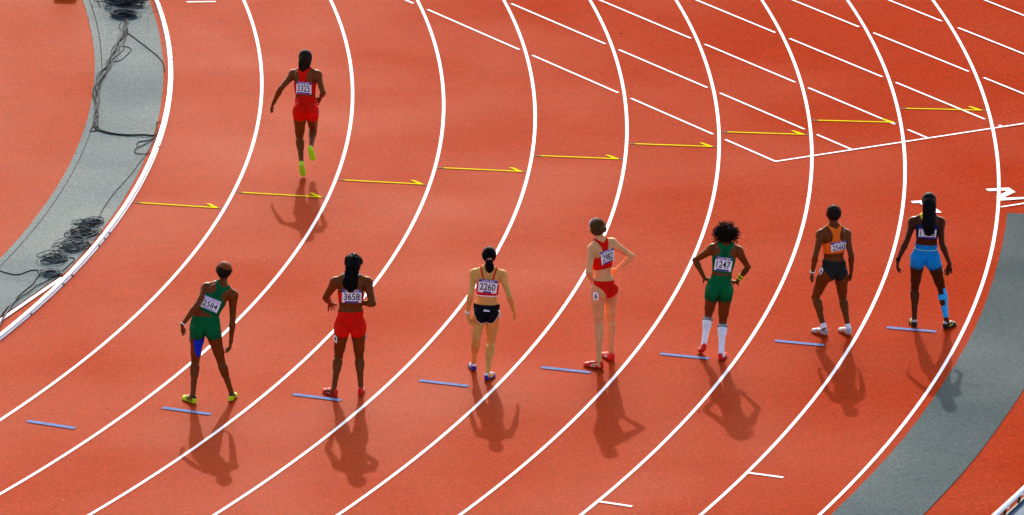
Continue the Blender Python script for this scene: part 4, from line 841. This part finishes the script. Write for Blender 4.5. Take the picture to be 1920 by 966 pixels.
def hair(S, root, J, hp, AH, HC, u, rg, cx, hr, hu, hf):
    kind = S['hair']; mt = HAIR[S['hairc']]; nr = np.random.default_rng(S['seed'])
    lo, hi = HC - .24, HC + .22; lo[2] = HC[2] - .52; hv = Vol(lo, hi, .0062)
    def facecut(f0):       # keep the scalp, leave the face free
        def f(P):
            q = (P - HC) / u; y, z, x = q @ hu, q @ hf, q @ hr
            return np.minimum.reduce([np.maximum(z - .045 - .35 * np.clip(y - .045, 0, 1), -(y + f0)), 9 + 0 * y]) * 1.0 if False else np.maximum(z - (.020 + 1.0 * np.clip(y - .02, -.02, 1)), -(y - (-.078 + .30 * np.clip(z + .05, 0, 1))))
        return f
    thick = {'crop': .012, 'bun': .015, 'pony': .014, 'straight': .016, 'curly': .020, 'afro': .012, 'long': .015}[kind]
    hv.add(EL(hp(0, .012, -.006), AH, (np.array([.073, .088, .093])) * u + thick), 0.0)
    hv.cut(facecut(.06)); strands = []; rads = []
    def chain(pts, rr, k=.02):
        for i in range(len(pts) - 1): hv.add(RC(pts[i], pts[i + 1], rr[i], rr[i + 1]), k)
    bk = lambda s, x=0.0, w=-.13: cx(s, x, w)
    if kind == 'bun': 
        hv.add(EL(hp(.004, .02, -.115), AH, np.array([.045, .042, .034]) * u), .010)
    tail = None
    if kind == 'pony': tail = ([hp(0, -.005, -.098), hp(.0, -.03, -.125), hp(.004, -.08, -.125), hp(.006, -.14, -.115), hp(.010, -.20, -.108)], [.024, .034, .042, .042, .018])
    if kind == 'straight': tail = ([hp(0, .0, -.085), hp(.004, -.06, -.10), bk(.92, .006, -.105), bk(.72, .010, -.118), bk(.54, .014, -.112), bk(.45, .012, -.108)], [.082, .078, .076, .074, .066, .034])
    if kind == 'long': tail = ([hp(-.004, .0, -.085), hp(-.008, -.06, -.095), hp(-.016, -.12, -.100), hp(-.022, -.185, -.10), hp(-.026, -.225, -.10)], [.070, .062, .054, .046, .02])
    if kind == 'curly': tail = ([hp(0, .0, -.085), hp(-.004, -.06, -.10), bk(.92, -.006, -.10), bk(.78, -.008, -.112), bk(.66, -.004, -.112)], [.070, .060, .066, .068, .044])
    if tail: chain(*tail)
    if kind == 'afro': hv.add(EL(hp(0, .024, -.012), AH, np.array([.118, .108, .118]) * u), .02)
    # lumpy surface
    P = hv.pts(np.zeros(3, int), hv.n); am = {'crop': .0025, 'bun': .0015, 'pony': .0015, 'straight': .0014, 'curly': .006, 'afro': .010, 'long': .003}[kind]; fq = {'curly': 150, 'afro': 130}.get(kind, 190)
    zs = .25 if kind in ('straight', 'pony', 'long', 'bun') else 1.0
    hv.d = hv.d + (am * (np.sin(P[..., 0] * fq + 2 * np.sin(P[..., 2] * fq * .6 * zs)) * np.sin(P[..., 1] * fq * .9 + 1.3 * np.sin(P[..., 0] * fq * .5)) + .6 * np.sin(P[..., 2] * fq * 1.3 * zs + 3 * np.sin(P[..., 0] * fq * .37)))).astype(np.float32)
    v, f = hv.iso(1); 
    # loose strands
    def along(n, spread, r, wav, length=1.0, curl=0.0):
        C = catmull(tail[0], 7); R_ = np.interp(np.linspace(0, 1, len(C)), np.linspace(0, 1, len(tail[1])), tail[1]); T = np.gradient(C, axis=0); T /= np.linalg.norm(T, axis=1)[:, None]
        for _ in range(n):
            a = rg.uniform(0, 6.28); i0 = rg.randint(0, len(C) // 3); i1 = min(len(C), int(len(C) * rg.uniform(.75, 1.0)) + 1); s_ = np.arange(i0, i1); ph = rg.uniform(0, 6.28)
            rr = R_[s_] * (1 + spread * rg.uniform(-.15, 1)); aa = a + .25 * np.sin(s_ * .35 + ph); off = rr[:, None] * (np.cos(aa)[:, None] * hr + np.sin(aa)[:, None] * hf * .8)
            if curl: off = off + curl * (np.cos(s_ * 1.5 + ph)[:, None] * hr + np.sin(s_ * 1.5 + ph)[:, None] * hf)
            pt = C[s_] + off + nr.normal(0, wav, (len(s_), 3))
            if len(pt) > 3: strands.append(pt); rads.append(np.linspace(r, r * .5, len(pt)))
    if kind == 'pony': along(90, .25, .0022, .0012)
    if kind == 'straight': along(150, .05, .0026, .0008)
    if kind == 'long': along(110, .25, .0026, .002)
    if kind == 'curly': along(170, .22, .0042, .004, curl=.012)
    def scalp(n, ln, r, curl, outw, droop=0.0):
        for _ in range(n):
            a = rg.uniform(0, 6.28); zz = rg.uniform(-.35, 1); q = math.sqrt(max(0, 1 - zz * zz)); d = hr * q * math.cos(a) + hu * zz + hf * q * math.sin(a)
            if d @ hf > .45 and d @ hu < .55: continue
            p = HC + hu * .015 + d * (.10 if kind == 'afro' else .087) * u; pts = []; t1 = unit(np.cross(d, [.3, .2, .9])); t2 = np.cross(d, t1); ph = rg.uniform(0, 6.28); fr = rg.uniform(.9, 1.6); L = ln * rg.uniform(.55, 1.15); dirv = unit(d * outw + nr.normal(0, .35, 3))
            for j in range(9): 
                pts.append(p + dirv * L * j / 8 + curl * (t1 * math.cos(fr * j + ph) + t2 * math.sin(fr * j + ph)) - np.array([0, 0, droop * (j / 8) ** 2]))
            strands.append(np.array(pts)); rads.append(np.linspace(r, r * .7, 9))
    if kind == 'afro': scalp(620, .080, .0034, .009, 1.0, .02)
    if kind == 'curly': scalp(300, .028, .004, .009, .6, .02)
    if kind == 'crop': scalp(380, .020, .0022, .001, .35, .004)
    if kind in ('bun', 'pony', 'straight', 'long'):         # combed strands running over the scalp to the tie
        tie = hp(.0, .0 if kind != 'bun' else .015, -.10)
        for _ in range(150):
            a = rg.uniform(-2.2, 2.2); el_ = rg.uniform(-.55, 1.2); d0 = unit(hr * math.sin(a) * math.cos(el_) + hf * .55 * math.cos(a) * math.cos(el_) + hu * math.sin(el_))
            if d0 @ hf > .6 and d0 @ hu < .5: continue
            d1 = unit(tie - HC); pts = []
            for t in np.linspace(0, 1, 9):
                d = unit(d0 * (1 - t) + d1 * t); r3 = 1 / math.sqrt((d @ hr / (.073 * u + thick)) ** 2 + (d @ hu / (.088 * u + thick)) ** 2 + (d @ hf / (.093 * u + thick)) ** 2); pts.append(hp(0, .012, -.006) + d * (r3 + .0012))
            strands.append(np.array(pts)); rads.append(np.full(9, .0022))
    if strands:
        sv, sf = tube_geo(strands, rads, 4); fv = np.concatenate([f, sf + len(v)]); vv = np.vstack([v, sv])
    else: vv, fv = v, f
    ho = link("hair", vv, fv, mt, root, True)
    n = vnormals(v, f)
    if S.get('copper'):
        q = (v - HC) / u; r = .044 - (q @ hu) - .45 * (q @ hf) - .30 * (q @ hr) + .006 * np.sin(q @ hr * 210) * np.sin(q @ hu * 160); v2, f2 = patch(v, n, f, r, .006); link("hair_top", v2, f2, HAIR['copper'], ho, True)
    if S.get('headband'):
        q = (v - HC) / u; r = np.abs((q @ hf) - .052 - .1 * (q @ hu - .08)) - .008; r = np.maximum(r, .03 - q @ hu); v2, f2 = patch(v, n, f, r, .005)
        if len(f2): link("headband", v2, f2, CL['white'], root, True)
    if S.get('scrunchie'):
        c = hp(0, -.012, -.108); pts = []
        ring = [c + (hr * math.cos(a) * .030 + unit(hu - hf * .3) * math.sin(a) * .020 + unit(hu - hf) * 0) * u + nr.normal(0, .002, 3) for a in np.linspace(0, 2 * math.pi, 22)]
        v2, f2 = tube_geo([np.array(ring)], [np.array([.0125 + .003 * math.sin(i * 2.3) for i in range(22)])], 8); link("hair_tie", v2, f2, CL['redd'], root, True)
        dots = [hp(x, y, z) for x, y, z in ((-.014, -.004, -.136), (.010, .004, -.138), (.018, -.012, -.132), (-.004, -.020, -.140))]; v2, f2 = tube_geo([[d_, d_ + hu * .012, d_ + hu * .016] for d_ in dots], .005, 5); link("tie_spot", v2, f2, CL['white'], root, True)

SK = dict(deep=skin_mat("deep_skin", (0.150, 0.0345, 0.0052)), deeper=skin_mat("deeper_skin", (0.066, 0.0135, 0.0024)), brown=skin_mat("brown_skin", (0.165, 0.037, 0.0055)), tan=skin_mat("tan_skin", (0.70, 0.305, 0.070), .38), fair=skin_mat("fair_skin", (0.74, 0.325, 0.130), .38))
PEOPLE = {
 'A': dict(H=1.70, seed=1, skin=SK['deep'], label="runner in green leaning right with bib 2584 and blue tape behind the left thigh", hips=.180, waist=.158, chest=.135, yaw=.10, pitch=-.25, hair='crop', hairc='dark', copper=1,
    top=dict(kind='racer', col='green', s0=.10, s1=.56, w=.045, panel=1), short=dict(kind='shorts', col='green', low=.085, slope=1), bib=dict(n="2584", s=.37, u=-.012, rot=.13, w=.215, h=.145, bandc='lilac', band=.30),
    thigh_tape=1, stickers=[('L', "3", .13, -.15, .05, .09)], bands=[('L', .97, .006, 'white', 'bracelet')], shoe=dict(main='lime', sole='lime', collar='black', lace='black', swoosh='black'), curlR=.35, curlL=.3),
 'B': dict(H=1.70, seed=2, skin=SK['deep'], label="runner with long curly black hair and bib 3658 in red shorts", hips=.187, waist=.150, chest=.150, yaw=0, pitch=-.1, hair='curly', hairc='black',
    top=dict(kind='racer', col='red', s0=.26, s1=.50, w=.045, yoke='white', both=1), short=dict(kind='shorts', col='red', low=.075, belt=('redd', .045, .052)), bib=dict(n="3658", s=.45, u=.012, w=.23, h=.165, band=.22), leg=1.03, arm=1.14,
    stickers=[('L', "4", .155, .80, .062, .10), ('R', "4", .15, .1, .05, .09)], shoe=dict(main='red', sole='red', stripes='white', lace='red'), palmL=(.4, -.5, -.6), spreadL=.30, curlL=.1, curlR=.4),
 'C': dict(H=1.64, seed=3, skin=SK['tan'], label="runner with black ponytail and red hair tie in black briefs wearing bib 2260", hips=.158, waist=.138, chest=.125, yaw=-.05, pitch=-.12, hair='pony', hairc='black', scrunchie=1,
    top=dict(kind='straps', col='redd', s0=.24, s1=.52, trim='white'), short=dict(kind='briefs', col='black', edge='white', cut=17, off=.045, pw=2.0, rise=.005), bib=dict(n="2260", s=.52, w=.225, h=.165, band=.20, footw=.42, rot=-.05), leg=1.04, arm=.98, back_logo=1,
    stickers=[('R', "5", .0, .75, .055, .095)], bands=[('L', .96, .010, 'white', 'bracelet')], shoe=dict(main='purple', sole='purple', lace='white', side='white', collar='white'), curlL=.3, curlR=.3),
 'D': dict(H=1.80, seed=4, skin=SK['fair'], label="tall fair runner with brown hair bun wearing bib 2982, hands on hips", hips=.155, waist=.125, chest=.125, yaw=-.62, pitch=-.08, hair='bun', hairc='brown', headband=1,
    top=dict(kind='racer', col='red', s0=.30, s1=.56, w=.042, trim='redd'), short=dict(kind='briefs', col='red', cut=2.7, rise=-.005, belt=('redd', .0, .008)), bib=dict(n="2982", s=.59, u=.022, w=.20, h=.165, band=.18, rot=.10, footw=.8), leg=1.0, arm=.95,
    stickers=[('L', "6", .070, .75, .075, .105)], shoe=dict(main='red', sole='red', stripes='white', lace='red'), palmL=(.6, .6, -.4), palmR=(-.6, .3, -.6), curlL=.25, curlR=.35),
 'E': dict(H=1.66, seed=5, skin=SK['deep'], label="runner with big curly afro and bib 1247 in green shorts and white knee socks", hips=.168, waist=.122, chest=.130, yaw=0, pitch=-.45, hair='afro', hairc='dark',
    top=dict(kind='racer', col='green', s0=.08, s1=.56, w=.058, panel=1), short=dict(kind='shorts', col='green', low=.115), bib=dict(n="1247", s=.37, w=.205, h=.172, band=.20, footw=.75, rot=-.03),
    knee_socks='LR', stickers=[('L', "7", .11, -.2, .045, .09)], bands=[('R', .58, .010, 'yellow', 'wristband'), ('R', .66, .006, 'black', 'wristband'), ('R', .74, .010, 'yellow', 'wristband')], shoe=dict(main='red', sole='red', stripes='white', lace='red'),
    palmL=(.5, .5, -.6), palmR=(-.5, .5, -.6), curlL=.3, curlR=.3),
 'F': dict(H=1.68, seed=6, skin=SK['deep'], label="short haired runner in orange crop top and charcoal briefs wearing bib 2560", hips=.165, waist=.132, chest=.138, yaw=-.45, pitch=-.05, hair='crop', hairc='dark',
    top=dict(kind='racer', col='orange', s0=.24, s1=.52, w=.044, piping='maroon'), short=dict(kind='briefs', col='charcoal', cut=2.1, rise=.01), bib=dict(n="2560", s=.45, u=.030, w=.20, h=.115, band=.22, rot=.09, foot=0),
    ankle_socks='LR', stickers=[('L', "8", .0, .35, .06, .09)], bands=[('L', .97, .006, 'white', 'bracelet')], footL=(-.75, .60, -.12), footR=(-.5, .86, 0), shoe=dict(main='silver', sole='orange', side='orange', lace='white', solh=.016), curlL=.35, curlR=.45),
 'G': dict(H=1.68, seed=7, skin=SK['deeper'], label="runner with long straight black hair, bright blue shorts and blue calf tape", hips=.180, waist=.134, chest=.128, yaw=0, pitch=-.1, hair='straight', hairc='black',
    top=dict(kind='racer', col='indigo', s0=.22, s1=.66, w=.055, yoke='yellow'), short=dict(kind='shorts', col='cyan', low=.085, slope=1, edge='indigo', belt=('lime', .058, .065)), bib=dict(n="1120", s=.44, u=.0, w=.215, h=.125, band=.14, foot=1, footw=.95),
    calf_tape=1, stickers=[('R', "9", .11, -.1, .045, .11)], bands=[('L', .95, .012, 'black', 'watch')], shoe=dict(main='black', sole='black', side='yellow', collar='silver', lace='silver'), curlL=.3, curlR=.35, palmR=(-.6, -.7, 0)),
 'H': dict(H=1.66, seed=8, skin=SK['brown'], label="runner jogging away up the second lane with bib 3325 and lime shoes", hips=.170, waist=.140, chest=.138, yaw=0, pitch=-.05, hair='long', hairc='dark',
    top=dict(kind='racer', col='red', s0=.16, s1=.52, w=.045), short=dict(kind='shorts', col='red', low=.09), bib=dict(n="3325", s=.38, u=.01, w=.205, h=.155, band=.20, rot=-.06, footw=.85),
    stickers=[('L', "2", .0, .05, .045, .085), ('R', "2", .0, .05, .045, .085)], shoe=dict(main='lime', sole='green', collar='black', lace='black', side='green'), curlL=.3, curlR=.9),
}
for _k in PEOPLE: build_person(_k, PEOPLE[_k])
